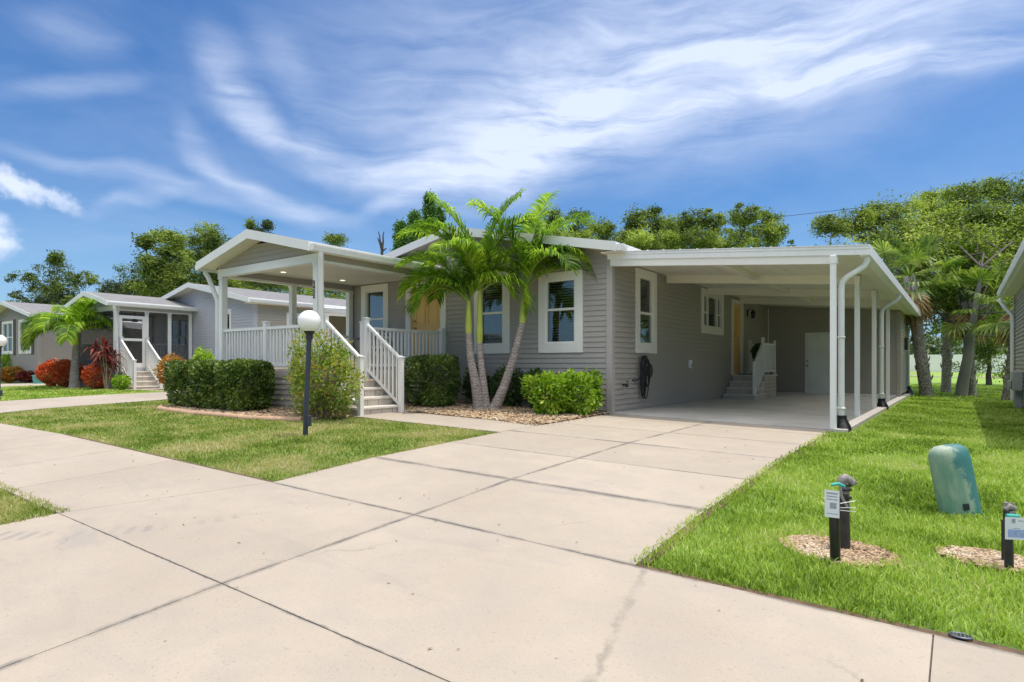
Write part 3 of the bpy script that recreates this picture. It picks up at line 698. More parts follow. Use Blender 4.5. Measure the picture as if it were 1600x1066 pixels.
def porch(off, yf, yb, label, ours=True, zd=.85, group=None, sd='siding'):
    xl, xr = -12.77, -9.40
    T = Thing('porch', ((xl+xr)/2, yf, 0), label, 'porch', group, off)
    d = MB(); d.box(xl, xr, yf, yb-.03, zd-.10, zd); T.part('deck', d, M['cap'])
    tb = MB(); tb.box(xl-.02, xr+.02, yf-.02, yf, zd-.14, zd+.003); tb.box(xr, xr+.02, yf, yb-.04, zd-.14, zd+.003); tb.box(xl-.02, xl, yf, yb-.04, zd-.14, zd+.003)
    tb.box(xl-.01, xr+.015, yf-.012, yf-.001, -.06, .07); tb.box(xr+.001, xr+.03, yf, yb-.04, -.06, .07)
    T.part('deck_fascia', tb, M[sd], split=True)
    sk = MB(); siding(sk, Fr((xl, yf, 0), (1, 0, 0), (0, -1, 0)), xr-xl, .03, zd-.14); siding(sk, Fr((xr, yf, 0), (0, 1, 0), (1, 0, 0)), yb-.04-yf, .03, zd-.14)
    siding(sk, Fr((xl, yb-.04, 0), (0, -1, 0), (-1, 0, 0)), yb-.04-yf, .03, zd-.14)
    T.part('skirting', sk, M[sd])
    zb = 2.82; pw = .065
    ycols = [yf+.07, (yf+yb)/2, yb-.10] if ours else [yf+.07, yf+.07+(yb-yf)*.36, yf+(yb-yf)*.68, yb-.10]
    pos = [(xl+.07, y) for y in ([yf+.07, (yf+yb)/2, yb-.10])]+[(xr-.07, y) for y in ([yf+.07] if ours else ycols)]
    for x, y in pos:
        p = MB(); p.box(x-pw, x+pw, y-pw, y+pw, zd, zb, bev=.006)
        p.box(x-pw-.014, x+pw+.014, y-pw-.014, y+pw+.014, zb-.05, zb-.002, bev=.005); p.box(x-pw-.014, x+pw+.014, y-pw-.014, y+pw+.014, zd+.001, zd+.06, bev=.005)
        T.part('post', p, M['white'])
    b_ = MB(); b_.box(xl-.01, xr+.01, yf-.005, yf+.145, zb, zb+.155)
    T.part('front_beam', b_, M['white'])
    bs = MB(); sb = MB()
    for x, n in ((xr, 1), (xl, -1)):
        x0 = x+.005*n; bs.box(x0-n*.145, x0, yf+.146, yb-.04, zb, zb+.045)
        sb.box(x0-n*.14, x0-n*.005, yf+.0, yb-.04, zb+.0455, zb+.33)
    T.part('side_beam', bs, M['white'], split=True); T.part('frieze', sb, M[sd], split=True)
    c = MB(); c.box(xl+.14, xr-.14, yf+.15, yb-.04, zb+.17, zb+.19); T.part('ceiling', c, M['cream'])
    rf, z = gable_roof(T, xl-.22, xr+.22, yf-.33, yb+(1.2 if ours else .6), 3.55, .235, 'shingle', name='roof')
    xc = (xl+xr)/2
    g = MB()
    def lim(zz):
        h = (3.50-zz)/.235; return (max(0, (xr-xl)/2-h), min(xr-xl, (xr-xl)/2+h))
    siding(g, Fr((xl, yf+.02, 0), (1, 0, 0), (0, -1, 0)), xr-xl, zb+.15, 3.36, (), lim); T.part('gable', g, M[sd])
    s_ = MB(); zs = lambda x: 3.55-.235*abs(x-xc)-.10
    s_.prism([(xl-.20, zs(xl-.20)), (xc, zs(xc)), (xr+.20, zs(xr+.20)), (xr+.20, zs(xr+.20)-.015), (xc, zs(xc)-.015), (xl-.20, zs(xl-.20)-.015)], yf-.325, yf+.03)
    for sg, x0 in ((-1, xl), (1, xr)): s_.box(x0+sg*.005, x0+sg*.215, yf+.03, yb+.3, zs(x0)-.075, zs(x0)-.06)
    T.part('soffit', s_, M['cream'], rf)
    # front corner downspouts lean back from the gutter to the posts
    for sg, x0 in ((1, xr), (-1, xl)):
        ds = MB(); zt = z(x0+sg*.2)-.16
        a = Vector((x0+sg*.27, yf-.13, zt+.03)); e = Vector((x0+sg*.075, yf+.03, zt-.62))
        ds.tube([a, a+Vector((0, 0, -.06)), a.lerp(e, .25), e, Vector((e.x, e.y, .95 if ours else .6)), Vector((e.x, e.y, .12))], .05, 10)
        T.part('downspout', ds, M['white_alu'], rf)
    rl = MB()
    if ours:
        xm = -11.10
        newel(T, xm, yf+.07, zd, zd+.94); newel(T, xr-.07, yf+1.13, zd, zd+.94); newel(T, xr-.07, yb-.14, zd, zd+.90)
        rail_run(rl, (xl+.13, yf+.07), (xm-.05, yf+.07), zd, zd, .86); T.part('railing', rl, M['white'])
        rl = MB(); rail_run(rl, (xm+.05, yf+.07), (xr-.14, yf+.07), zd, zd, .86); T.part('railing', rl, M['white'])
        rl = MB(); rail_run(rl, (xr-.07, yf+1.18), (xr-.07, yb-.19), zd, zd, .86); T.part('railing', rl, M['white'])
        for y0, y1 in ((yf+.14, (yf+yb)/2-.07), ((yf+yb)/2+.07, yb-.17)):
            rl = MB(); rail_run(rl, (xl+.07, y0), (xl+.07, y1), zd, zd, .86); T.part('railing', rl, M['white'])
        for (x, y) in ((-10.2, 8.0), (-10.2, 9.6), (-12, 8), (-12, 9.6)):
            lm = MB(); lm.lathe([(.0, 0), (.055, 0), (.06, .006)], Matrix.Translation((x, y, zb+.163)), 16); T.part('downlight', lm, M['lens'])
    else:
        rail_run(rl, (xl+.13, yf+.07), (xr-.14, yf+.07), zd, zd, .86); T.part('railing', rl, M['white'])
        for i in (1, 2):
            rl = MB(); rail_run(rl, (xr-.07, ycols[i]+.07), (xr-.07, ycols[i+1]-.07), zd, zd, .86); T.part('railing', rl, M['white'])
        # insect screens between the posts, and a framed screen door at the head of the steps
        for i in range(3):
            sc = MB(); sc.box(xr-.012, xr-.009, ycols[i]+.065, ycols[i+1]-.065, zd+.02, zb); T.part('insect_screen', sc, M['screen'])
        sc = MB(); sc.box(xl+.13, xr-.13, yf+.012, yf+.015, zd+.02, zb); T.part('insect_screen', sc, M['screen'])
        f = MB(); fr = Fr((xr, ycols[0]+.065, 0), (0, 1, 0), (1, 0, 0)); L = ycols[1]-ycols[0]-.13
        fr.box(f, 0, .09, zd, 2.66, -.02, .02); fr.box(f, L-.09, L, zd, 2.66, -.02, .02); fr.box(f, .09, L-.09, 2.56, 2.66, -.02, .018)
        fr.box(f, .09, L-.09, zd, zd+.16, -.02, .018); fr.box(f, .09, L-.09, zd+.93, zd+1.02, -.02, .018)
        T.part('screen_door', f, M['white'])
        # ceiling fan
        fn = MB(); cx, cy = xc, (yf+yb)/2
        fn.tube([(cx, cy, zb+.17), (cx, cy, zb-.16)], .02, 8); fn.lathe([(.02, 0), (.1, .01), (.12, .05), (.1, .1), (.03, .12)], Matrix.Translation((cx, cy, zb-.27)), 16)
        fo = T.part('ceiling_fan', fn, M['black'])
        for k in range(4):
            bl = MB(); bl.box(.12, .62, -.06, .06, -.006, .006, Matrix.Translation((cx, cy, zb-.2)) @ Matrix.Rotation(k*math.pi/2+.4, 4, 'Z') @ Matrix.Rotation(.2, 4, 'X')); T.part('fan_blade', bl, M['black'], fo)
    return T
def carport(off, y0, y1, ybeams, yposts, label, spouts=(), group=None):
    T = Thing('carport', (-3.3, y0, 0), label, 'carport', group, off)
    zt = lambda x: 3.06-.085*(x-XR)
    xr = -1.10; xl = XR-.02
    r = MB(); r.prism([(xl, zt(xl)), (xr, zt(xr)), (xr, zt(xr)-.025), (xl, zt(xl)-.025)], y0+.02, y1-.02)
    ry = .3
    x = xl+.15
    while x < xr-.1:    # standing ribs of the pan roof
        r.prism([(x, zt(x)-.001), (x+.03, zt(x)+.03), (x+.06, zt(x)-.006)], y0+.03, y1-.03); x += ry
    rf = T.part('roof', r, M['white_alu'])
    c = MB(); c.prism([(xl+.03, zt(xl)-.095), (xr-.02, zt(xr)-.095), (xr-.02, zt(xr)-.11), (xl+.03, zt(xl)-.11)], y0+.03, y1-.03)
    x = xl+.3
    while x < xr-.1: c.box(x, x+.012, y0+.04, y1-.04, zt(x)-.116, zt(x)-.105); x += .3
    T.part('ceiling_panel', c, M['cream'], rf)
    f = MB(); f.prism([(xl, zt(xl)+.012), (xr+.02, zt(xr)+.012), (xr+.02, zt(xr)-.135), (xl, zt(xl)-.135)], y0, y0+.02)
    f.prism([(xl, zt(xl)+.012), (xr+.02, zt(xr)+.012), (xr+.02, zt(xr)+.0), (xl, zt(xl)+.0)], y0-.012, y0)
    f.prism([(xl, zt(xl)-.035), (xr+.02, zt(xr)-.035), (xr+.02, zt(xr)-.045), (xl, zt(xl)-.045)], y0-.010, y0)
    T.part('fascia', f, M['white_alu'], rf)
    g = MB(); g.prism([(xr+.0, zt(xr)+.02), (xr+.03, zt(xr)+.02), (xr+.03, zt(xr)-.14), (xr-.10, zt(xr)-.15), (xr-.10, zt(xr)-.12), (xr, zt(xr)-.10)], y0+.021, y1)
    T.part('gutter', g, M['white_alu'], rf)
    for i, yb in enumerate(ybeams):
        b_ = MB(); xe = -1.49; hi = .135 if i == 0 else .112; dp = .125 if i == 0 else .17
        b_.prism([(XR+.03, zt(XR)-hi), (xe, zt(xe)-hi), (xe, zt(xe)-hi-dp), (XR+.03, zt(XR)-hi-dp)], yb-.04, yb+.04)
        T.part('beam', b_, M['cream' if i else 'trim'])
    br = MB()
    for a, c_ in zip(ybeams, ybeams[1:]):
        x = -3.36; br.box(x-.05, x+.05, a+.041, c_-.041, zt(x)-.21, zt(x)-.117)
    T.part('ceiling_brace', br, M['cream'], split=True)
    for y in yposts:
        p = MB(); x = -1.55; zz = zt(x)-.135
        p.box(x-.042, x+.042, y-.042, y+.042, -.1, zz-.0, bev=.006); p.box(x-.05, x+.05, y-.05, y-.0425, zz-.13, zz-.01, bev=.002)
        p.box(x-.055, x+.055, y-.055, y+.055, -.09, -.025, bev=.004)
        T.part('post', p, M['white'])
    for y in spouts: downspout(T, -1.13, y, zt(-1.13)-.14, -.34, .16 if y < 24 else .2, parent=rf)
    return T
def shed(off, y0, y1, label, group=None, sd='siding', dr=True):
    T = Thing('storage_shed', (-3.4, y0, 0), label, 'shed', group, off)
    xr = -1.5; fr = Fr((XR+.02, y0, 0), (1, 0, 0), (0, -1, 0)); L = xr-XR-.02
    zt = lambda x: 3.06-.085*(x-XR)-.13
    ops = [door(T, fr, 1.13, 2.05, -.02, 2.03, 'door_white', panels_=((.10, .40), (.46, .70), (.76, .93)), knob=1.21, trim=False)] if dr else []
    w = MB(); siding(w, fr, L, .06, 2.92, ops, lambda z: (0, L if z < zt(xr) else max(.01, (zt(XR)-z)/.085))); T.part('front_wall', w, M[sd])
    w = MB(); siding(w, Fr((xr, y0, 0), (0, 1, 0), (1, 0, 0)), y1-y0, .06, zt(xr)+.01); T.part('side_wall', w, M[sd])
    w = MB(); siding(w, Fr((xr, y1, 0), (-1, 0, 0), (0, 1, 0)), L, .06, zt(xr)+.01); T.part('rear_wall', w, M[sd])
    c = MB(); c.prism([(xr-.08, y0-.03), (xr+.03, y0-.03), (xr+.03, y0+.08), (xr+.016, y0+.08), (xr+.016, y0-.016), (xr-.08, y0-.016)], -.05, zt(xr), axis='z'); T.part('corner_trim', c, M[sd])
    c = MB()
    if dr: c.box(XR+.03, XR+1.14, y0-.03, y0-.002, -.03, .058); c.box(XR+2.08, xr-.08, y0-.03, y0-.002, -.03, .058)
    else: c.box(XR+.03, xr-.08, y0-.03, y0-.002, -.03, .058)
    c.box(XR+.018, XR+.045, y0-.045, y0-.018, .06, 2.9)
    T.part('white_trim', c, M['white'], split=True)
    return T

# ------------------------------------------------------------------ the house
HOME = home((0, 0, 0), 'siding', 'grey lap siding home with yellow front door behind the trio of palms',
    wins_front=[((.44, 1.43, 1.20, 2.96), dict(rail=2.10, blind=.55, glass='glass2')), ((4.15, 5.11, 1.20, 2.93), dict(rail=2.07, blind=0.0)), ((5.84, 6.86, 1.20, 2.80), dict(rail=2.06, blind=0.0))],
    wins_side=[((1.05, 2.07, 1.20, 2.92), dict(rail=2.03, tw=.17)), ((4.94, 6.70, 1.77, 2.91), dict(tw=.16, tb=.18, rail=2.31, cols=[(5.10, 5.44, True), (5.44, 6.20, False), (6.20, 6.54, True)]))],
    doors_side=[((7.60, 8.48, .68, 2.74, 'door_yellow'), dict(tw=.12, label='yellow side door'))], shmat='roofwhite')
PORCH = porch((0, 0, 0), 6.95, 10.48, 'open front porch with white railings in front of the home with the yellow door')
STEPS = front_steps((0, 0, 0), -9.36, 7.03, 8.06, .85, .06, 5, .235, 'stone block steps with white stair rails up to the nearest front porch')
CARP = carport((0, 0, 0), 10.36, 25.6, [10.42, 13.12, 15.9, 18.7], [10.36, 13.0, 15.75, 18.95], 'white flat roofed carport on four square posts beside the nearest home', (10.55, 16.45, 25.3))
SHED = shed((0, 0, 0), 22.1, 25.3, 'grey siding storage shed with pale panelled door at the back of the nearest carport')
# slab and its kerb
mb = MB(); strip(mb, 10.44, 26, (XR+.03, XR+.03), (-1.62, -1.62), .028, .08); mb.build('carport_slab', M['slab'])['kind'] = 'structure'
mb = MB(); strip(mb, 10.25, 26, (-1.60, -1.60), (-1.36, -1.36), .055, .12); mb.build('kerb', M['curb'])['kind'] = 'structure'

# side steps under the carport
T = Thing('side_steps', (-4.85, 18.2, 0), 'stone block steps with white rails up to the yellow side door under the carport', 'steps')
bl = MB(); cp = MB(); n = 4; r = .17
for k in range(1, 4):
    y = 18.0-.3*(4-k)
    bl.box(XR+.035, -4.42, y, 18.0, r*(k-1)+.0, r*k-.04); cp.box(XR+.035, -4.40, y-.02, 18.0, r*k-.04, r*k, bev=.006)
bl.box(XR+.035, -4.42, 18.0, 19.4, 0, .64); cp.box(XR+.035, -4.38, 17.98, 19.42, .64, .68, bev=.006)
T.part('block', bl, M['block'], split=True); T.part('tread', cp, M['cap'], split=True)
jt = MB()
for k in range(1, 6): jt.box(-4.4205, -4.4185, 18.001, 19.39, .64*k/6-.004, .64*k/6+.004)
for k in range(4):
    for q in range(3): jt.box(-4.4205, -4.4185, 18.1+.45*q+.2*(k % 2), 18.108+.45*q+.2*(k % 2), .64*k/6+.004, .64*(k+1)/6-.004)
T.part('block_joint', jt, M['joint'])
newel(T, -4.46, 17.14, 0, 1.02, .035); newel(T, -4.46, 18.04, .68, 1.70, .035); newel(T, -4.46, 19.34, .68, 1.66, .035); newel(T, XR+.16, 19.34, .68, 1.66, .035)
rl = MB(); rail_run(rl, (-4.46, 17.14), (-4.46, 18.04), .08, .68, .92, bot=.04, step=.1); T.part('stair_rail', rl, M['white'])
rl = MB(); rail_run(rl, (-4.46, 18.08), (-4.46, 19.3), .68, .68, .9); T.part('stair_rail', rl, M['white'])
rl = MB(); rail_run(rl, (XR+.2, 19.34), (-4.5, 19.34), .68, .68, .9); T.part('stair_rail', rl, M['white'])

# ------------------------------------------------------------------ neighbouring homes
A_OFF = (-14, 1.3, .02)
home(A_OFF, 'siding_pale', 'pale grey neighbouring home with shingled gable roof, second from the left', wins_front=[((1.35, 3.07, 1.2, 2.85), dict(blind=.4, cols=[(1.515, 2.2, True), (2.2, 2.905, True)])), ((5.15, 6.05, 1.5, 2.92), dict(tw=.12, tb=.13, grid=True, blind=.2))],
     wins_side=[((1.2, 2.1, 1.3, 2.8), dict(blind=.3))], door_front=False, sd_shaded='siding_beige_and_shade', ylen=15)  # same pale siding all round; the side wall's shade is put into its colour
porch((-14, 2.15, .02), 6.95, 9.62, 'screened front porch with white posts and shingled gable roof on the pale neighbouring home', ours=False, sd='siding_pale')
front_steps((-14.0, 2.2, .08), -9.36, 7.03, 7.95, .83, .0, 5, .25, 'stone steps with white rails below the screened porch of the pale neighbouring home')
carport((-14, 3.9, .02), 10.36, 23, [10.42, 13.12, 15.9, 18.7], [10.36, 13.0, 15.75, 18.95], 'white carport beside the pale neighbouring home, seen through the near porch', (10.55,))
B_OFF = (-28, -.58, .04)
B = home(B_OFF, 'siding_tan', 'tan neighbouring home with twin white windows in its gable, farthest left', wins_front=[((2.45, 4.1, 1.45, 3.05), dict(tw=.10, th=.1, tb=.12, blind=.5, cols=[(2.55, 3.27, True), (3.27, 4.0, True)])), ((4.9, 6.55, 1.45, 3.05), dict(tw=.10, th=.1, tb=.12, blind=.5, cols=[(5.0, 5.72, True), (5.72, 6.45, True)]))],
     wins_side=[], door_front=False, ylen=15)
sh = MB(); f_ = Fr((XL, YF, 0), (1, 0, 0), (0, -1, 0))
for a0 in (2.12, 4.13, 6.6):
    f_.box(sh, a0, a0+.28, 1.4, 3.1, .015, .04)
    for k in range(20): f_.box(sh, a0+.03, a0+.25, 1.45+k*.08, 1.49+k*.08, .04, .052)
B.part('shutter', sh, material('brown_shutter', (.10, .075, .06), .6, .1, 4))
carport((-28, 2.6, .04), 10.36, 22, [10.42, 13.12, 15.9, 18.7], [10.36, 13.0, 15.75, 18.95], 'white carport beside the tan home, farthest left', (10.55,))
shed((-28, -4.4, .04), 22.1, 25.3, 'grey siding storage shed beside the tan home, farthest left', dr=False, sd='siding_tan')
C = home((14, 0, -.12), 'siding_beige_and_shade', 'beige siding home at the right edge of the view, casting shade on the lawn', wins_front=[((1, 2, 1.2, 2.8), {})], wins_side=[], door_front=False, ylen=11.6, shmat='shingle')
ds = MB(); ds.tube([(XL-.33, 22.0, 2.95), (XL-.33, 22.0, 2.86), (XL-.25, 22.0, 2.7), (XL-.07, 22.0, 2.45), (XL-.07, 22.0, .1)], .05, 10); C.part('downspout', ds, M['white_alu'])
ub = MB(); ub.box(XL-.22, XL-.02, 19.1, 19.75, .45, .92, bev=.02); ub.box(XL-.16, XL-.02, 19.3, 19.5, -.1, .45); ub.box(XL-.3, XL-.221, 19.2, 19.5, .5, .7, bev=.02)
C.part('utility_box', ub, M['greybox'])

# ------------------------------------------------------------------ vegetation
FWD = np.array([-math.sin(R_(36)), math.cos(R_(36)), 0]); RGT = np.array([math.cos(R_(36)), math.sin(R_(36)), 0])
def at(u, v, t): return np.array([0, 0, .95])+t*(FWD+RGT*(u-800)/965+np.array([0, 0, (571-v)/965]))
def leaves(P, size, flat=.0, seed=0, aspect=.45, up=0., dirs=None, jit=.35):
    """diamond leaves (two triangles folded along the midrib) at the points P"""
    r = np.random.default_rng(seed); n = len(P)
    d = r.normal(size=(n, 3)) if dirs is None else dirs+r.normal(size=(n, 3))*.5
    d[:, 2] = d[:, 2]*(1-flat)+up; d /= np.linalg.norm(d, axis=1)[:, None]+1e-9
    nrm = r.normal(size=(n, 3)); nrm[:, 2] = np.abs(nrm[:, 2])+flat*1.5
    w = np.cross(d, nrm); w /= np.linalg.norm(w, axis=1)[:, None]+1e-9
    k = np.cross(w, d)
    s = (size*(1+r.uniform(-jit, jit, n)))[:, None]
    a = P-d*s*.5; e = P+d*s*.5; l = P+w*s*aspect*.5+k*s*.08-d*s*.05; q = P-w*s*aspect*.5+k*s*.08-d*s*.05
    V = np.stack([a, q, e, l], 1).reshape(-1, 3)
    F = np.arange(n*4).reshape(n, 4)
    F = np.concatenate([F[:, [0, 1, 2]], F[:, [0, 2, 3]]])
    return V, F
def branch(mb, p0, p1, r0, r1, seg=5, wob=.12, rnd=random, n=6):
    p0 = Vector(p0); p1 = Vector(p1); L = (p1-p0).length; pts = []
    for i in range(seg+1):
        t = i/seg; q = p0.lerp(p1, t)
        if 0 < i < seg: q += Vector([rnd.uniform(-1, 1) for _ in range(3)])*L*wob*.5
        pts.append(q)
    mb.tube(pts, [r0+(r1-r0)*i/seg for i in range(seg+1)], n, caps=False)
    return pts
def tree(name, base, fork, lobes, label, cat='tree', mat='oak', bark='bark', tw=.035, r0=.22, clumps=26, per=90, leaf=.14, crad=.45, seed=1, group='trees behind the homes', flat=.3, core=.0, trunkpts=None):
    """lobes: (centre xyz, (rx,ry,rz)); a limb goes to every lobe, twigs to every leaf clump"""
    rn = random.Random(seed); rg = np.random.default_rng(seed)
    bx, by = base; bz = Gf(bx, by)
    E = bpy.data.objects.new(name, None); COL.objects.link(E); E.location = (bx, by, bz); tag(E, label, cat, group)
    tb = MB(); F_ = Vector(fork)
    tp = branch(tb, (bx, by, bz-.3), F_, r0*1.15, r0*.28, 6, tw, rn, 10); lb = MB()
    PTS = []; LB = []
    for li, (c, rad) in enumerate(lobes):
        c = Vector(c); rad = Vector(rad)
        st = tp[rn.choice([3, 4, 5, 6])]
        lp = branch(lb, st, c, r0*.15+.012, r0*.05, 6, .16, rn)
        LB.append(len(PTS))
        for q in lp[2:]:
            for _ in range(3): PTS.append(np.clip(rg.normal(size=(int(per*.8), 3)), -1.6, 1.6)*crad*.75+np.array(q)+rg.normal(size=3)*crad*.6)
        for k in range(clumps):
            while True:
                v = Vector([rn.uniform(-1, 1) for _ in range(3)])
                if .25 < v.length < 1: break
            v = v*(v.length**-.35)*.95
            q = c+Vector((v.x*rad.x, v.y*rad.y, v.z*rad.z))
            if rn.random() < .35: branch(lb, lp[rn.choice([3, 4, 5, 6])], q, r0*.06, r0*.02, 3, .2, rn, 4)
            m_ = int(per*rn.uniform(.35, 1.35)); cr = crad*rn.uniform(.45, 1.25)
            pp = np.clip(rg.normal(size=(m_, 3)), -1.7, 1.7)*np.array([cr, cr, cr*.62])*.62+np.array(q)
            PTS.append(pp)
    tb.build('trunk', M[bark], E, (bx, by, bz)); lb.build('limbs', M['bark'], E, (bx, by, bz))
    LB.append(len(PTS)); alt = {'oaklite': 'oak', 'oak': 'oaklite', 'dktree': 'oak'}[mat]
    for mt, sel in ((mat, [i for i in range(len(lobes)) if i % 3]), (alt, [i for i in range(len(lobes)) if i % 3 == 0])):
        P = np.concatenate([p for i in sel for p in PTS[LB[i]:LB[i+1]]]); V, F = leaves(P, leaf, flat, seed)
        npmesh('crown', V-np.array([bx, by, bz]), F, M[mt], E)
    return E
def lobes_px(L, t, dj=2.0, seed=0):
    """lobes from (u, v, ru, rv) seen at distance t, turned into real places and radii in metres"""
    rn = random.Random(seed); out = []
    for (u, v, ru, rv) in L:
        tt = t+rn.uniform(-dj, dj); c = at(u, v, tt); rx = ru/965*tt; rz = rv/965*tt
        out.append((tuple(c), (rx, rx, rz)))
    return out
def ptree(u, t, lob, label, fork_v, **k):
    b_ = at(u, 571, t); f = at(u+k.pop('lean', 0), fork_v, t)
    u0 = min(l[0]-l[2] for l in lob); u1 = max(l[0]+l[2] for l in lob); vb = max(l[1] for l in lob)
    if k.pop('fill', True):
        w_ = max(18, (u1-u0)/5); lob = lob+[(u0+(u1-u0)*(i+.5)/3, vb+10, w_*1.15, 20) for i in range(3)]+[((u0+u1)/2, vb+60, w_*1.8, 26)]
    return tree(k.pop('name', 'oak_tree'), (b_[0], b_[1]), tuple(f), lobes_px(lob, t, k.pop('dj', 2.), k.get('seed', 1)), label, **k)

ptree(85, 52, [(45, 440, 26, 18), (85, 420, 24, 24), (80, 455, 34, 20), (130, 435, 22, 12), (115, 458, 38, 18), (55, 470, 40, 16), (88, 402, 11, 8)], 'dark feathery tree rising behind the two farthest left roofs', 500, mat='dktree', seed=3, clumps=17, per=80, leaf=.19, crad=.42)
ptree(212, 46, [(205, 437, 24, 22), (235, 415, 20, 14), (185, 452, 20, 14), (225, 450, 22, 16)], 'low grey green tree behind the screened porch roof', 480, mat='dktree', seed=5, clumps=18, per=80, leaf=.17, crad=.45)
ptree(285, 42, [(228, 378, 8, 10), (250, 371, 15, 9), (272, 374, 14, 13), (262, 395, 14, 12), (238, 418, 17, 18), (262, 430, 22, 20), (285, 400, 12, 14)], 'open bright green tree with bare forked trunk left of the near porch', 430, mat='oaklite', bark='oakbark', seed=8, clumps=15, per=80, leaf=.20, crad=.40, r0=.3)
ptree(322, 50, [(322, 365, 22, 16), (308, 388, 22, 18), (338, 385, 18, 20), (320, 418, 34, 22), (345, 410, 20, 22), (318, 445, 30, 16)], 'tall dense dark tree beside the left end of the near porch roof', 450, mat='oak', seed=9, clumps=24, per=110, leaf=.17, crad=.5)
ptree(402, 55, [(392, 352, 6, 6), (403, 362, 12, 7), (418, 352, 5, 8), (402, 385, 24, 18), (385, 430, 40, 22)], 'dark treetop poking up behind the near porch ridge', 450, mat='dktree', seed=12, clumps=15, per=75, leaf=.18, crad=.35)
ptree(525, 55, [(525, 373, 17, 7), (515, 395, 30, 16), (470, 425, 36, 20), (540, 430, 40, 20)], 'low rounded green treetop behind the middle of the near porch roof', 450, mat='oak', seed=14, clumps=20, per=90, leaf=.17, crad=.45)
ptree(450, 48, [(360, 440, 30, 14), (410, 437, 30, 14), (460, 440, 30, 13), (505, 445, 26, 13)], 'long low dark tree seen through the porch above the neighbour\'s roof', 470, mat='oak', seed=15, clumps=20, per=90, leaf=.16, crad=.45)
# bare snag
b_ = at(598, 571, 45); sg = MB(); rn = random.Random(4)
tip = branch(sg, (b_[0], b_[1], -.3), tuple(at(597, 392, 45)), .2, .10, 6, .02, rn)
for (u, v) in ((591, 362), (600, 362), (590, 372), (604, 388), (594, 385)): branch(sg, tip[-1], tuple(at(u, v, 45)), .10, .03, 4, .08, rn)
o = sg.build('dead_tree', M['bark'], None, (b_[0], b_[1], 0)); o.location = (b_[0], b_[1], 0)
tag(o, 'leafless dead tree snag standing between the porch roof and the conical cypress trees', 'dead tree')
def conifer(u, t, vtop, wpx, seed, label):
    rn = random.Random(seed); rg = np.random.default_rng(seed)
    top = at(u, vtop, t); bz = Gf(top[0], top[1]); H = top[2]-bz; Rm = wpx/965*t
    E = bpy.data.objects.new('cypress_tree', None); COL.objects.link(E); E.location = (top[0], top[1], bz); tag(E, label, 'tree', 'trees behind the homes')
    tb = MB(); branch(tb, (0, 0, -.2), (0, 0, H*.97), .2, .02, 8, .02, rn, 8); P = []
    for k in range(420):
        z = H*(.25+.75*rn.random()**.9); f = (1-z/H); rr = Rm*min(1.25, f*2.9+.10)*rn.uniform(.4, 1.1); a = rn.uniform(0, 6.28)
        e = Vector((rr*math.cos(a), rr*math.sin(a), z+rr*.35)); 
        if rn.random() < .5: branch(tb, (0, 0, z), e, .03, .008, 3, .1, rn, 4)
        m_ = 60; s_ = rg.random((m_, 1)); P.append(np.array([0, 0, z])*(1-s_)+np.array(e)*s_+rg.normal(size=(m_, 3))*.17)
    V, F = leaves(np.concatenate(P), .20, 0, seed, .45, up=.6)
    tb.build('trunk', M['bark'], E); npmesh('crown', V, F, M['conif'], E)
conifer(671, 46, 308, 17, 1, 'tallest pointed cypress, just left of the palm fronds')
conifer(648, 45, 335, 16, 2, 'middle pointed cypress behind the left slope of the main roof')
conifer(626, 45, 352, 15, 3, 'shortest pointed cypress, nearest the bare snag')
conifer(686, 47, 328, 12, 4, 'narrow cypress mostly hidden by the top palm fronds')
ptree(868, 50, [(862, 340, 18, 14), (875, 350, 22, 18), (850, 360, 22, 20)], 'round light green treetop behind the right palm crown', 420, mat='oaklite', seed=21, clumps=18, per=80, leaf=.18, crad=.4)
ptree(918, 47, [(905, 340, 16, 12), (928, 350, 22, 14), (948, 360, 14, 10), (910, 365, 28, 18)], 'airy green tree above the right corner of the main roof', 420, mat='oaklite', seed=22, clumps=17, per=75, leaf=.17, crad=.38)
ptree(1015, 44, [(993, 345, 16, 16), (1020, 345, 18, 22), (1035, 365, 24, 20), (1000, 372, 26, 18)], 'upright mid green tree above the left half of the carport roof', 430, mat='oak', seed=23, clumps=24, per=95, leaf=.17, crad=.42)
ptree(1062, 48, [(1045, 352, 18, 16), (1068, 360, 22, 18), (985, 372, 20, 14)], 'mid green treetop filling the gap between the carport oaks', 430, mat='oak', seed=27, clumps=20, per=90, leaf=.17, crad=.42)
ptree(1130, 46, [(1080, 350, 22, 20), (1110, 345, 22, 18), (1160, 335, 26, 16), (1195, 345, 22, 14), (1210, 365, 20, 16), (1150, 365, 40, 22), (1090, 375, 34, 18)], 'broad rounded oak above the middle of the carport roof', 430, mat='oaklite', seed=24, clumps=30, per=100, leaf=.17, crad=.42, r0=.35)
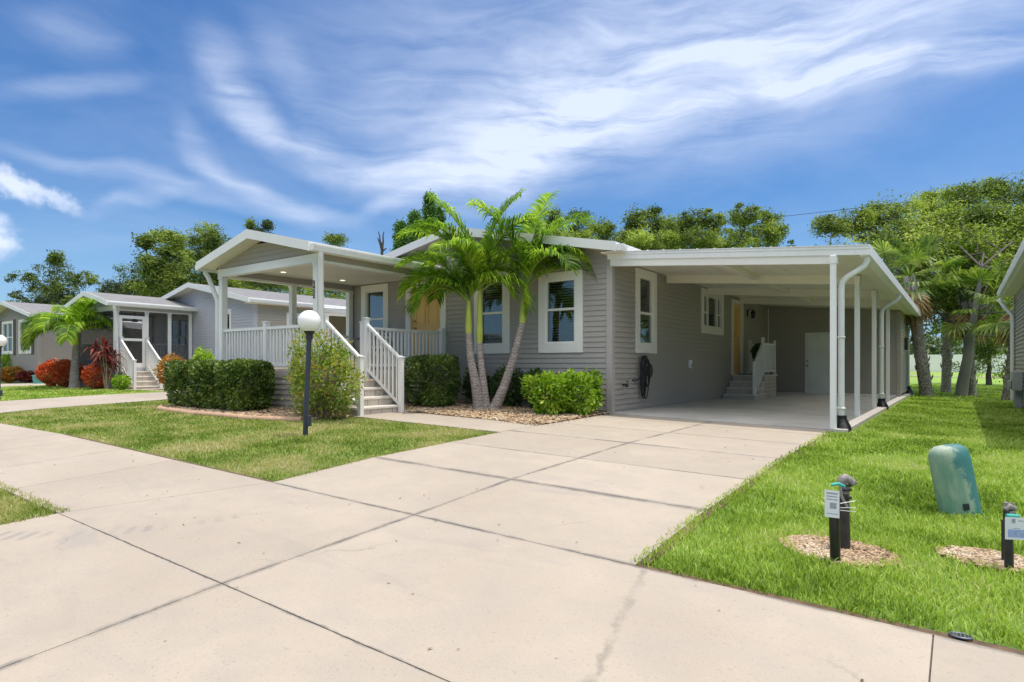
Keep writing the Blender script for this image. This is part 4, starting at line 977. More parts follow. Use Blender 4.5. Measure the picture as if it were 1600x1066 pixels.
# the big airy oak on the right: pale lichen-covered trunk, foliage over the sabal palms
tree('oak_tree', (-.02, 25.3), (.55, 25.6, 4.2), lobes_px([(1300, 352, 24, 14), (1335, 345, 26, 18), (1375, 335, 26, 16), (1352, 365, 36, 20), (1420, 335, 28, 22), (1455, 318, 26, 20), (1400, 372, 36, 24), (1500, 310, 26, 22), (1540, 300, 26, 20), (1585, 305, 30, 26), (1620, 320, 34, 30), (1480, 355, 34, 26), (1530, 350, 32, 26), (1580, 360, 34, 28), (1450, 400, 30, 22), (1520, 410, 34, 26), (1570, 425, 28, 24), (1625, 390, 34, 34), (1660, 350, 34, 40), (1385, 405, 26, 20), (1425, 435, 26, 20), (1490, 440, 30, 24), (1540, 445, 30, 24), (1500, 385, 30, 20), (1560, 395, 30, 20), (1440, 360, 30, 20), (1600, 440, 26, 26), (1420, 385, 26, 20)], 27.5, 2.6, 5)+lobes_px([(1560, 385, 26, 20), (1592, 345, 26, 22), (1528, 405, 24, 18), (1500, 430, 24, 16), (1604, 400, 28, 26), (1540, 340, 26, 20), (1470, 365, 26, 18)], 24.6, .8, 9),
     'spreading airy oak with pale trunk between the carport and the right edge home', mat='oaklite', bark='oakbark', seed=31, clumps=27, per=115, leaf=.125, crad=.36, r0=.17, flat=.35, tw=.008)
ptree(1545, 33, [(1520, 455, 26, 20), (1550, 470, 26, 20), (1500, 480, 24, 18), (1560, 500, 22, 18), (1535, 510, 22, 14), (1575, 450, 22, 26)], 'dark shady understorey tree below the airy oak', 540, name='shade_tree', mat='oak', seed=33, clumps=22, per=90, leaf=.12, crad=.35, r0=.14)

# ---- feather palms
def frond(Vs, Fs, base, azim, elev, L, droop, nl=34, ll=.42, w=.035, seed=0, twist=0., stemmb=None, tipdroop=.5):
    rn = random.Random(seed); d = Vector((math.cos(azim)*math.cos(elev), math.sin(azim)*math.cos(elev), math.sin(elev)))
    p = Vector(base); pts = [p.copy()]; dirs = [d.copy()]; N = 14; e = elev
    for i in range(N):
        e -= droop/N*(0.5+1.3*i/N)
        d = Vector((math.cos(azim)*math.cos(e), math.sin(azim)*math.cos(e), math.sin(e)))
        p = p+d*L/N; pts.append(p.copy()); dirs.append(d.copy())
    if stemmb is not None: stemmb.tube(pts, [.022*(1-.85*i/N)+.003 for i in range(N+1)], 5, caps=False)
    side0 = Vector((-math.sin(azim), math.cos(azim), 0))
    for k in range(nl):
        t = .12+.88*k/(nl-1); x = t*N; i = min(N-1, int(x)); q = pts[i].lerp(pts[i+1], x-i); dd = dirs[i].lerp(dirs[i+1], x-i).normalized()
        up = side0.cross(dd)*-1
        if up.z < 0 and abs(e) < 1.2: up = -up
        ln = ll*(math.sin(math.pi*(.10+.80*t))**.6)*rn.uniform(.86, 1.1)
        for sgn in (-1, 1):
            s = side0*sgn
            l0 = (s*rn.uniform(.62, .80)+dd*rn.uniform(.60, .80)+up*rn.uniform(.10, .42)).normalized()
            a = q; b1 = a+l0*ln*.4; l1 = (l0*.9+Vector((0, 0, -rn.uniform(.28, .5)))).normalized(); b2 = b1+l1*ln*.35; l2 = (l1*.7+Vector((rn.uniform(-.1, .1), rn.uniform(-.1, .1), -rn.uniform(.5, 1.0)*tipdroop*1.8))).normalized(); b3 = b2+l2*ln*.35
            wd = dd.cross(l0).cross(l0).normalized() if True else dd
            wd = (dd-l0*dd.dot(l0)).normalized()
            n0 = len(Vs)
            for (c, ww) in ((a, w*.5), (b1, w), (b2, w*.8)): Vs += [tuple(c-wd*ww*.5), tuple(c+wd*ww*.5)]
            Vs.append(tuple(b3))
            Fs += [(n0, n0+1, n0+3), (n0, n0+3, n0+2), (n0+2, n0+3, n0+5), (n0+2, n0+5, n0+4), (n0+4, n0+5, n0+6)]
def feather_palm(base, path, shaft, label, fr, group, name='palm_tree', r=(.10, .055), seed=0, ll=.54, w=.030):
    """path: trunk points; shaft: top point of the green crownshaft; fr: list of (azimuth, elevation, length, droop)"""
    E = bpy.data.objects.new(name, None); COL.objects.link(E); E.location = base; tag(E, label, 'palm', group)
    Bv = Vector(base); pts = [Vector(p)-Bv for p in path]; n = len(pts); tb = MB()
    P = [pts[0]+Vector((0, 0, -.1))]
    for i in range(n-1):       # Catmull-Rom
        a = pts[max(i-1, 0)]; b0 = pts[i]; c = pts[i+1]; d = pts[min(i+2, n-1)]
        for k in range(6):
            t = (k+1)/6; P.append(.5*((2*b0)+(c-a)*t+(2*a-5*b0+4*c-d)*t*t+(3*b0-a-3*c+d)*t**3))
    rr = [r[0]*1.35]+[r[0]+(r[1]-r[0])*(i/(len(P)-2))**.6 for i in range(len(P)-1)]
    tb.tube(P, rr, 14); tb.build('trunk', M['palmtrunk'], E)
    s = MB(); a = P[-1]; e = Vector(shaft)-Bv
    s.tube([a-(e-a)*.02, a.lerp(e, .12), a.lerp(e, .5), a.lerp(e, .85), e], [r[1]*.98, r[1]*1.18, r[1]*1.0, r[1]*.72, r[1]*.5], 14); s.build('crownshaft', M['shaft'], E)
    for i, (azd, eld, L, dr) in enumerate(fr):
        Vs = []; Fs = []; st = MB()
        frond(Vs, Fs, e-(e-a)*.08, R_(azd), R_(eld), L, R_(dr), seed=seed*50+i, stemmb=st, ll=ll, w=w, nl=int(42+L*19))
        o = npmesh('frond', Vs, Fs, M['palm_y' if (eld < 42 and i % 2 == 0) else 'palm'], E)
        st.build('rachis', M['rachis'], o)
    return E
FR = lambda *L: [tuple(x) for x in L]
# azimuths: 216 is straight to picture-left, 36 to picture-right, 126 away, 306 towards the viewer
GP = 'three slender palms sharing one clump'
feather_palm((-7.62, 9.40, .07), [(-7.62, 9.40, .07), (-7.66, 9.33, .6), (-7.76, 9.30, 1.1), (-7.80, 9.29, 1.58)], (-7.80, 9.29, 2.22), 'left palm of the clump of three, leaning left with drooping fronds',
    FR((214, 64, 1.65, 118), (224, 76, 1.75, 100), (196, 70, 1.6, 112), (236, 58, 1.30, 130), (20, 70, 1.15, 125), (165, 64, 1.5, 115), (208, 50, 1.40, 118), (110, 76, 1.5, 95)), GP, r=(.125, .060), seed=1)
feather_palm((-7.50, 9.47, .07), [(-7.50, 9.47, .07), (-7.56, 9.45, .6), (-7.60, 9.43, 1.0), (-7.63, 9.42, 1.40)], (-7.62, 9.42, 2.45), 'middle palm of the clump of three, straightest and tallest',
    FR((216, 86, 2.15, 48), (50, 88, 2.20, 42), (216, 78, 2.15, 85), (240, 82, 1.9, 75), (34, 76, 1.75, 110), (270, 80, 1.6, 100), (130, 76, 1.9, 80), (180, 74, 1.8, 100), (10, 84, 1.9, 70), (20, 48, 1.30, 140)), GP, r=(.095, .058), seed=2)
feather_palm((-7.36, 9.52, .07), [(-7.36, 9.52, .07), (-7.20, 9.62, .5), (-7.05, 9.75, 1.1), (-6.93, 9.88, 1.78)], (-6.88, 9.93, 2.52), 'right palm of the clump of three, leaning right in front of the wall',
    FR((36, 50, 1.95, 140), (44, 66, 1.85, 120), (20, 72, 1.6, 115), (120, 80, 2.05, 55), (216, 68, 1.75, 118), (200, 58, 1.5, 125), (350, 72, 1.45, 120), (80, 86, 2.15, 35), (60, 74, 1.8, 95), (226, 84, 2.0, 55), (30, 84, 1.95, 75)), GP, r=(.125, .060), seed=3)
# neighbour's palm
pb = at(127, 604, 1); 
nx, ny = -25.3, 8.55; nz = Gf(nx, ny)
feather_palm((nx, ny, nz), [(nx, ny, nz), (nx+.02, ny, nz+.5), (nx+.06, ny+.02, nz+1.1), (nx+.10, ny+.02, nz+1.55)], (nx+.12, ny+.03, nz+2.0), 'short feathery palm on the neighbour\'s lawn beside the maroon plant',
    FR((216, 40, 2.0, 105), (205, 58, 2.0, 110), (230, 25, 1.8, 95), (36, 42, 2.0, 100), (25, 60, 1.9, 110), (50, 28, 1.9, 85), (300, 55, 1.7, 110), (330, 40, 1.7, 110), (270, 40, 1.7, 110), (126, 60, 1.8, 100), (90, 75, 1.8, 80), (180, 72, 1.9, 90), (245, 60, 1.8, 115), (10, 78, 1.8, 80)), None, r=(.17, .10), seed=4, ll=.62, w=.034)

# ---- sabal palms
def fan_palm(x, y, h, lean, label, seed, n=26, leaf=1.0, r=.2):
    rn = random.Random(seed); z0 = Gf(x, y)
    E = bpy.data.objects.new('fan_palm', None); COL.objects.link(E); E.location = (x, y, z0); tag(E, label, 'palm', 'fan palms beyond the lawn')
    tb = MB(); top = Vector((lean[0], lean[1], h)); P = [Vector((0, 0, -.1))+(top-Vector((0, 0, -.1)))*(i/10) for i in range(11)]
    tb.tube(P, [r*1.25]+[r*(1.05-.012*i) for i in range(10)], 14)
    for k in range(46):       # old leaf boots criss-crossing the trunk
        t = .15+.85*k/46; a = k*2.4; c = P[0].lerp(P[-1], t); o_ = Vector((math.cos(a), math.sin(a), 0))
        tb.tube([c+o_*r*.7, c+o_*(r*1.12)+Vector((0, 0, .08)), c+o_*(r*1.3)+Vector((0, 0, .20))], [.04, .03, .012], 4)
    tb.build('trunk', M['sabaltrunk'], E)
    for grp, cnt, mt in (('leaf', n, 'sabal'), ('dead_leaf', n//2, 'deadfrond')):
        Vs = []; Fs = []
        for k in range(cnt):
            a = rn.uniform(0, 6.283); el_ = R_(rn.uniform(-35, 75)) if grp == 'leaf' else R_(rn.uniform(-80, -50))
            d = Vector((math.cos(a)*math.cos(el_), math.sin(a)*math.cos(el_), math.sin(el_))); L = leaf*rn.uniform(.7, 1.05)
            hub = top+d*L*(.9 if grp == 'leaf' else .45)+Vector((0, 0, -.12*L)); s0 = d.cross(Vector((0, 0, 1))).normalized(); u0 = s0.cross(d)
            n0 = len(Vs); Vs += [tuple(top-s0*.015), tuple(top+s0*.015), tuple(hub+s0*.012), tuple(hub-s0*.012)]; Fs += [(n0, n0+1, n0+2), (n0, n0+2, n0+3)]
            for j in range(17):
                an = R_(-115+230*j/16); dd = (d*math.cos(an)+s0*math.sin(an)+u0*.15).normalized(); ll = L*.75*(1-.25*abs(math.sin(an)))*rn.uniform(.85, 1.05)
                m1 = hub+dd*ll*.55+Vector((0, 0, -.05)); m2 = hub+dd*ll*.8+Vector((0, 0, -.30*ll)); w_ = dd.cross(u0).normalized()*.028*L
                n0 = len(Vs); Vs += [tuple(hub), tuple(m1-w_), tuple(m1+w_), tuple(m2)]; Fs += [(n0, n0+1, n0+2), (n0+1, n0+3, n0+2)]
        npmesh(grp, Vs, Fs, M[mt], E)
fan_palm(-.90, 24.7, 4.0, (-.50, .1), 'leaning fan palm just beyond the carport\'s rear corner', 5, 36, 1.55, .18)
fan_palm(.28, 25.9, 3.2, (-.1, .2), 'short boot-covered fan palm beside the pale oak trunk', 6, 30, 1.35, .15)
fan_palm(1.12, 23.6, 3.0, (.3, .3), 'dark fan palm at the rear corner of the right edge home', 7, 30, 1.35, .14)
fan_palm(-.45, 28.3, 4.4, (.1, .2), 'taller fan palm deep in shade behind the leaning one', 8, 30, 1.4, .15)

# ---- clipped hedges and shrubs
def shrub(name, c, size, label, mat, cat='bush', group=None, n=5000, leaf=.05, seed=0, shape='box', stems=8, ragged=.05, flat=.1, stemr=.012, twig=False, base_z=None, aspect=.5, rot=0., pw=6):
    rg = np.random.default_rng(seed); rn = random.Random(seed); x, y = c; z0 = base_z if base_z is not None else Gf(x, y)+.02; sx_, sy_, sz_ = size
    E = bpy.data.objects.new(name, None); COL.objects.link(E); E.location = (x, y, z0); E.rotation_euler = (0, 0, R_(rot)); tag(E, label, cat, group)
    P = rg.uniform(-1, 1, (n*3, 3))
    if shape == 'box':
        m_ = np.max(np.abs(P)**1.0, axis=1); e = (np.abs(P)**pw).sum(1)**(1/pw); P = P/e[:, None]*(1-.35*rg.random((n*3, 1))**2.2); P = P[:n]
    else:
        e = np.linalg.norm(P, axis=1); P = P[e < 1][:n]; e = np.linalg.norm(P, axis=1); P = P/e[:, None]*(e**.4)[:, None]
    # clumpy surface
    ph = rg.uniform(0, 6.28, (5, 3)); k_ = rg.normal(size=(5, 3))*4.2
    bump = sum(np.sin((P*k_[i]).sum(1)+ph[i, 0]) for i in range(5))/5
    P = P*(1+ragged*bump[:, None]*2)+rg.normal(size=P.shape)*ragged*.35
    taper = 1-.14*(P[:, 2:3] < 0)*np.abs(P[:, 2:3])
    P[:, :2] *= taper
    P = P*np.array([sx_/2, sy_/2, sz_/2])+np.array([0, 0, sz_/2+.03])
    dirs = P-np.array([0, 0, sz_*.35]); dirs /= np.linalg.norm(dirs, axis=1)[:, None]+1e-6
    V, F = leaves(P, leaf, flat, seed, aspect, dirs=dirs*.8)
    npmesh('foliage', V, F, M[mat], E)
    st = MB()
    for k in range(stems):
        a = rn.uniform(0, 6.28); q = rn.uniform(.2, .75); e = (math.cos(a)*q*sx_/2, math.sin(a)*q*sy_/2, sz_*rn.uniform(.6, .95))
        branch(st, (e[0]*.25, e[1]*.25, -.05), e, stemr, stemr*.4, 4, .1, rn, 5)
    st.build('stems', M['stem'], E)
    return E
HG = 'clipped dark hedge bushes'
shrub('hedge', (-12.72, 6.42), (1.12, .75, .90), 'leftmost clipped block of the hedge below the front porch railing', 'hedge', 'hedge', HG, 7500, .068, 1)
shrub('hedge', (-11.72, 6.36), (1.08, .75, .88), 'second block from the left of the hedge below the porch railing', 'hedge', 'hedge', HG, 7500, .068, 2)
shrub('hedge', (-10.78, 6.36), (1.0, .78, .90), 'rightmost clipped block of the hedge below the porch, nearest the ragged shrub', 'hedge', 'hedge', HG, 7500, .068, 3)
shrub('hedge', (-8.62, 9.15), (.98, .80, 1.0), 'square clipped hedge bush right of the front steps', 'hedge', 'hedge', HG, 9500, .055, 4)
shrub('shrub', (-8.62, 6.46), (1.55, .8, 1.27), 'tall ragged yellow green shrub behind the globe lamp post', 'ragged', 'shrub', None, 6600, .062, 6, 'ball', 70, .26, stemr=.011)
shrub('shrub', (-6.02, 9.45), (.80, .62, .70), 'left lime green bush between the palms and the corner of the home', 'lime', 'bush', 'lime green bushes', 3600, .078, 7, 'box', 18, .24, pw=3)
shrub('shrub', (-5.66, 9.86), (.80, .60, .72), 'right lime green bush against the corner of the home', 'lime', 'bush', 'lime green bushes', 3600, .078, 8, 'box', 18, .24, pw=3)
shrub('shrub', (-8.25, 10.1), (.55, .5, .78), 'loose dark shrub left of the palm trunks against the wall', 'dkbush', 'bush', 'dark bushes by the wall', 2300, .065, 9, 'ball', 12, .2)
shrub('shrub', (-7.45, 10.15), (.85, .4, .74), 'dark shrub directly behind the palm trunks', 'dkbush', 'bush', 'dark bushes by the wall', 2600, .065, 10, 'ball', 12, .2)
shrub('shrub', (-6.75, 10.1), (.55, .5, .78), 'dark shrub between the palm trunks and the lime bushes', 'dkbush', 'bush', 'dark bushes by the wall', 2600, .065, 11, 'ball', 12, .15)
# neighbour beds
def npx(u, t): p = at(u, 571, t); return (float(p[0]), float(p[1]))
RG = 'flowering beds in front of the neighbouring homes'
shrub('flower_bush', npx(82, 23.4), (1.2, 1.0, .95), 'left half of the big red flowering bush on the neighbour\'s lawn', 'red', 'bush', RG, 3000, .10, 12, 'ball', 6, .08)
shrub('flower_bush', npx(104, 22.4), (1.1, 1.0, .98), 'right half of the big red flowering bush, next to the short palm', 'red', 'bush', RG, 3000, .10, 13, 'ball', 6, .08)
shrub('flower_bush', npx(150, 20.8), (1.0, .8, .8), 'small red flowering bush under the maroon strap leaf plant', 'red', 'bush', RG, 1600, .10, 14, 'ball', 6, .12)
shrub('croton_bush', npx(17, 28.6), (1.3, 1.0, .7), 'orange and yellow bush below the tan home\'s windows', 'orange', 'bush', RG, 1800, .12, 15, 'ball', 6, .15)
shrub('shrub', npx(12, 30), (1.2, .9, 1.35), 'bright green shrub at the far left edge behind the orange bush', 'lime', 'bush', RG, 1800, .12, 16, 'ball', 8, .2)
shrub('shrub', npx(42, 27.8), (1.0, .8, .5), 'low brown leafed bush right of the orange one', 'maroon', 'bush', RG, 1100, .12, 17, 'ball', 6, .2)
shrub('croton_bush', npx(274, 20.2), (1.3, .9, 1.0), 'orange leaved bush behind the near hedge', 'orange', 'bush', RG, 2400, .10, 18, 'ball', 6, .2)
shrub('shrub', npx(317, 19.5), (.75, .7, 1.25), 'bright green upright shrub beside the near porch\'s left post', 'lime', 'bush', RG, 1800, .10, 19, 'ball', 8, .25)
shrub('shrub', npx(188, 20.0), (.6, .5, .45), 'small green plant at the foot of the neighbour\'s steps', 'lime', 'plant', RG, 900, .08, 20, 'ball', 6, .2)
# maroon strap-leaf plant
mx_, my_ = npx(167, 20.4); E = bpy.data.objects.new('strap_leaf_plant', None); COL.objects.link(E); E.location = (mx_, my_, Gf(mx_, my_)); tag(E, 'tall maroon strap leaved plant between the short palm and the neighbour\'s steps', 'plant')
rn = random.Random(5); st = MB(); Vs = []; Fs = []
for k in range(9):
    a = rn.uniform(0, 6.28); tp_ = Vector((math.cos(a)*rn.uniform(.1, .45), math.sin(a)*rn.uniform(.1, .45), rn.uniform(.8, 1.55))); branch(st, (0, 0, -.1), tp_, .025, .018, 3, .05, rn, 6)
    for j in range(24):
        b2 = rn.uniform(0, 6.28); e2 = R_(rn.uniform(-30, 80)); d = Vector((math.cos(b2)*math.cos(e2), math.sin(b2)*math.cos(e2), math.sin(e2))); L = rn.uniform(.35, .6); w_ = d.cross(Vector((0, 0, 1))).normalized()*.04
        q = tp_+Vector((0, 0, -rn.uniform(0, .35))); n0 = len(Vs); m1 = q+d*L*.5; m2 = q+d*L+Vector((0, 0, -L*.35)); Vs += [tuple(q), tuple(m1-w_), tuple(m1+w_), tuple(m2)]; Fs += [(n0, n0+1, n0+2), (n0+1, n0+3, n0+2)]
st.build('stems', M['stem'], E); npmesh('foliage', Vs, Fs, M['maroon'], E)

# ------------------------------------------------------------------ lawns: real blades, denser near the viewer
def inpoly(P, poly):
    x, y = P[:, 0], P[:, 1]; c = np.zeros(len(P), bool); n = len(poly)
    for i in range(n):
        x0, y0 = poly[i]; x1, y1 = poly[(i+1) % n]
        if y0 == y1: continue
        k = ((y0 > y) != (y1 > y)) & (x < (x1-x0)*(y-y0)/(y1-y0)+x0); c ^= k
    return c
BED_L = [(-13.35, 6.1), (-12.8, 5.80), (-11.2, 5.62), (-9.6, 5.75), (-8.75, 6.05), (-8.42, 6.6), (-8.42, 6.95), (-9.3, 7.0), (-13.0, 6.95), (-13.35, 6.6)]
BED_R = [(-8.42, 8.06), (-7.35, 8.10), (-6.2, 8.02), (-5.7, 7.92), (-5.27, 7.86), (-5.27, 10.40), (-5.40, 10.46), (-9.35, 10.46), (-9.35, 8.12)]
HOLES = [(-.62, 4.30, .30, .21), (.14, 4.62, .24, .16)]
def blades(P, h, w, seed, lean=.5):
    r = np.random.default_rng(seed); n = len(P); a = r.uniform(0, 6.283, n); z = G(P[:, 0], P[:, 1])
    B = np.column_stack([P, z]); hh = (h*r.uniform(.45, 1.25, n))[:, None]; ww = (w*r.uniform(.7, 1.3, n))[:, None]
    la = r.uniform(0, 6.283, n); lean = lean*1.6; lv = np.column_stack([np.cos(la), np.sin(la), np.zeros(n)])*(lean*r.uniform(.1, 1.2, n))[:, None]
    s = np.column_stack([np.cos(a), np.sin(a), np.zeros(n)])*ww*.5; U = np.array([0, 0, 1.])
    m1 = B+(U+lv*.5)*hh*.55; tp = m1+(U*.6+lv*1.3)*hh*.5
    V = np.stack([B-s, B+s, m1+s*.85, m1-s*.85, tp], 1).reshape(-1, 3); i = np.arange(n)*5
    F = np.concatenate([np.column_stack([i, i+1, i+2]), np.column_stack([i, i+2, i+3]), np.column_stack([i+3, i+2, i+4])])
    return V, F
def frust(P, pad=3.5):
    f = P@FWD[:2]; r = P@RGT[:2]
    return (f > .8) & (np.abs(r) < f*.86+pad)
def lawn(name, poly, mat, bands, seed, label, holes=(), h=.075, dens=1.):
    rg = np.random.default_rng(seed); xs = [p[0] for p in poly]; ys = [p[1] for p in poly]; Vs = []; Fs = []; o = 0
    for (t0, t1, d, w, hk) in bands:
        x0, x1 = max(min(xs), -45), min(max(xs), 30); y0, y1 = max(min(ys), -1), min(max(ys), t1*1.3)
        if y1 <= y0: continue
        n = int((x1-x0)*(y1-y0)*d*dens); P = np.empty((0, 2))
        for _ in range(max(1, n//2000000+1)):
            k = min(n, 2000000); n -= k
            Q = np.column_stack([rg.uniform(x0, x1, k), rg.uniform(y0, y1, k)]); f = Q@FWD[:2]
            Q = Q[(f >= t0) & (f < t1)]; Q = Q[frust(Q)]; Q = Q[inpoly(Q, poly)]
            P = np.concatenate([P, Q])
        for (cx, cy, rx, ry) in holes:
            wv_ = .12*np.sin(np.arctan2(P[:, 1]-cy, P[:, 0]-cx)*5); P = P[((P[:, 0]-cx)/rx)**2+((P[:, 1]-cy)/ry)**2 > 1+wv_]
        # tufts: density follows a clumpy pattern
        cl = np.sin(P[:, 0]*9.1+np.sin(P[:, 1]*7.3)*2)*np.sin(P[:, 1]*8.3+np.sin(P[:, 0]*6.1)*2); P = P[rg.random(len(P)) < .74+.34*cl]; P = P+rg.normal(size=P.shape)*.014
        V, F = blades(P, h*hk, w, seed+int(t0)); Vs.append(V); Fs.append(F+o); o += len(V)
    V = np.concatenate(Vs); F = np.concatenate(Fs)
    ob = npmesh(name, V, F, mat); tag(ob, label, 'grass', None, 'stuff'); return ob
LAWN_R = [(-1.60, 3.42), (-1.2, 3.405), (-.8, 3.43), (-.3, 3.41), (-.12, 3.45), (.12, 3.47), (.3, 3.42), (16, 3.41), (16, 74), (-14, 74), (-14, 26.2), (-1.30, 26.2), (-1.30, 10.2), (-1.60, 10.1)]
lawn('grass', LAWN_R, M['grass_r'], [(0, 4.5, 9000, .0068, 1.), (4.5, 7, 5200, .009, 1.), (7, 11, 2400, .014, 1.), (11, 18, 700, .022, 1.), (18, 32, 200, .045, 1.1)], 41, 'bright green lawn along the carport and behind the utility pedestal', HOLES+[(1.2+8, 16, 8, 6)], h=.052)
LL = [(-15.4, 3.44), (-5.22, 3.44), (-5.22, 6.93), (-8.35, 6.93)]+[(-8.42, 6.6), (-8.75, 6.02), (-9.6, 5.72), (-11.2, 5.59), (-12.8, 5.77), (-13.4, 6.1), (-13.4, 6.9), (-12.9, 30), (-15.4, 30)]
lawn('grass', LL, M['grass_l'], [(0, 7, 5200, .007, 1.), (7, 10, 3300, .010, 1.), (10, 15, 1500, .016, 1.), (15, 26, 350, .035, 1.1)], 42, 'dry patchy front lawn around the near globe lamp post', h=.042)
lawn('grass', [(-14, -1), (-6.15, -1), (-6.02, .5), (-5.80, 1.93), (-14, 1.9)], M['grass_l'], [(0, 6, 6000, .007, 1.), (6, 9, 3800, .009, 1.), (9, 14, 1500, .016, 1.)], 43, 'small corner of lawn at the left edge in the foreground', h=.055)
lawn('grass', [(-29.4, 3.5), (-19.35, 3.5), (-19.35, 8.95), (-22.4, 8.95), (-22.4, 30), (-45, 30), (-45, 10), (-29.4, 10)], M['grass_r'], [(12, 20, 700, .022, 1.), (20, 34, 260, .04, 1.)], 44, 'green lawn around the short palm in front of the neighbouring homes', h=.06)

# ---- gravel beds
def pebbles(name, poly, n, size, seed, label, holes=None, dz=.02):
    rg = np.random.default_rng(seed); P = np.empty((0, 2)); xs = [p[0] for p in poly]; ys = [p[1] for p in poly]
    while len(P) < n:
        Q = np.column_stack([rg.uniform(min(xs), max(xs), n), rg.uniform(min(ys), max(ys), n)]); P = np.concatenate([P, Q[inpoly(Q, poly)]])
    P = P[:n]
    # squashed octahedra with an extra ring
    ph = (1+5**.5)/2; I = np.array([(-1, ph, 0), (1, ph, 0), (-1, -ph, 0), (1, -ph, 0), (0, -1, ph), (0, 1, ph), (0, -1, -ph), (0, 1, -ph), (ph, 0, -1), (ph, 0, 1), (-ph, 0, -1), (-ph, 0, 1)])/1.9
    IF = np.array([(0, 11, 5), (0, 5, 1), (0, 1, 7), (0, 7, 10), (0, 10, 11), (1, 5, 9), (5, 11, 4), (11, 10, 2), (10, 7, 6), (7, 1, 8), (3, 9, 4), (3, 4, 2), (3, 2, 6), (3, 6, 8), (3, 8, 9), (4, 9, 5), (2, 4, 11), (6, 2, 10), (8, 6, 7), (9, 8, 1)])
    s = size*rg.uniform(.5, 1.35, n); sc = np.stack([s, s*rg.uniform(.55, .9, n), s*rg.uniform(.35, .6, n)], 1); a = rg.uniform(0, 6.283, n)
    X = I[None]*sc[:, None]; c, si = np.cos(a)[:, None], np.sin(a)[:, None]; tl = rg.uniform(-.5, .5, n)[:, None]
    x = X[..., 0]*c-X[..., 1]*si; y = X[..., 0]*si+X[..., 1]*c; z = X[..., 2]+x*tl
    V = np.stack([x+P[:, :1], y+P[:, 1:], z+(G(P[:, 0], P[:, 1])+dz+rg.uniform(0, size*.5, n))[:, None]], 2).reshape(-1, 3)
    F = (IF[None]+(np.arange(n)*12)[:, None, None]).reshape(-1, 3)
    return tag(npmesh(name, V, F, M['stone']), label, 'gravel', None, 'stuff')
def bedsheet(poly, dz, mat, name='planting_bed'):
    mb = MB(); cx = sum(p[0] for p in poly)/len(poly); cy = sum(p[1] for p in poly)/len(poly); n = len(poly)
    vs = [(x, y, Gf(x, y)+dz) for x, y in poly]+[(cx, cy, Gf(cx, cy)+dz)]; mb.add(vs, [(i, (i+1) % n, n) for i in range(n)]); mb.build(name, mat)['kind'] = 'structure'
bedsheet(BED_L, .014, M['soil']); bedsheet(BED_R, .014, M['soil'])
pebbles('gravel', BED_R, 5200, .032, 51, 'tan river gravel under the three palms', dz=.022)
pebbles('gravel', BED_L, 4200, .032, 52, 'tan river gravel around the hedge and ragged shrub', dz=.022)
for i, (cx, cy, rx, ry) in enumerate(HOLES):
    pl = [(cx+rx*1.12*math.cos(k*math.pi/8), cy+ry*1.12*math.sin(k*math.pi/8)) for k in range(16)]
    bedsheet(pl, .006, M['soil'], 'bare_soil')
    pebbles('gravel', pl, 2300 if i == 0 else 1500, .0125, 53+i, ('pale pebbles around the twin black meter pipes', 'pale pebbles around the single rusty meter post at the right edge')[i], dz=.010)
# terracotta edging of the left bed
e = MB(); ed = BED_L[:6]; pts = []
for a, c in zip(ed, ed[1:]):
    for k in range(6): t = k/6; pts.append((a[0]+(c[0]-a[0])*t, a[1]+(c[1]-a[1])*t-.03))
e.tube([(x, y, Gf(x, y)+.02) for x, y in pts[:26]], .055, 8); o = e.build('garden_edging', M['edging']); tag(o, 'low terracotta edging along the gravel bed below the hedge', 'edging')

# ------------------------------------------------------------------ small things
def lamp_post(x, y, lean, label, h=1.42, zt=None):
    z0 = Gf(x, y); T = Thing('lamp_post', (x, y, z0), label, 'lamp', 'white globe lamp posts')
    top = (x+lean[0], y+lean[1], z0+h)
    p = MB(); p.tube([(x, y, z0-.2), top], .034, 14); p.tube([(x+lean[0]*.32, y+lean[1]*.32, z0+h*.32), (x+lean[0]*.34, y+lean[1]*.34, z0+h*.34)], .037, 14); T.part('pole', p, M['post'])
    c = MB(); c.tube([(top[0], top[1], top[2]-.10), (top[0], top[1], top[2]-.03)], .046, 14); c.tube([(top[0], top[1], top[2]-.03), (top[0], top[1], top[2]+.02)], [.05, .085], 16); T.part('fitter', c, M['black'])
    g = MB(); R0 = .155; pr = [(R0*math.sin(R_(a)), -R0*math.cos(R_(a))) for a in range(32, 181, 8)]; pr.append((.0005, R0))
    g.lathe(pr, Matrix.Translation((top[0], top[1], top[2]+.145)), 32, caps=False); T.part('globe', g, M['globe'])
    b_ = MB(); d = (.809*.055, .588*.055); b_.box(x+d[0]-.03, x+d[0]+.03, y+d[1]-.03, y+d[1]+.03, z0+.14, z0+.29, bev=.006); T.part('outlet_box', b_, M['post'])
    return T
p = at(476, 691, 8.45); lamp_post(float(p[0]), float(p[1]), (.035, .05), 'near globe lamp post leaning slightly on the dry front lawn', h=1.43)
p = at(-2, 615, 15.6); lamp_post(float(p[0]), float(p[1]), (.01, .01), 'far globe lamp post cut by the left edge, in front of the tan home', h=1.38)

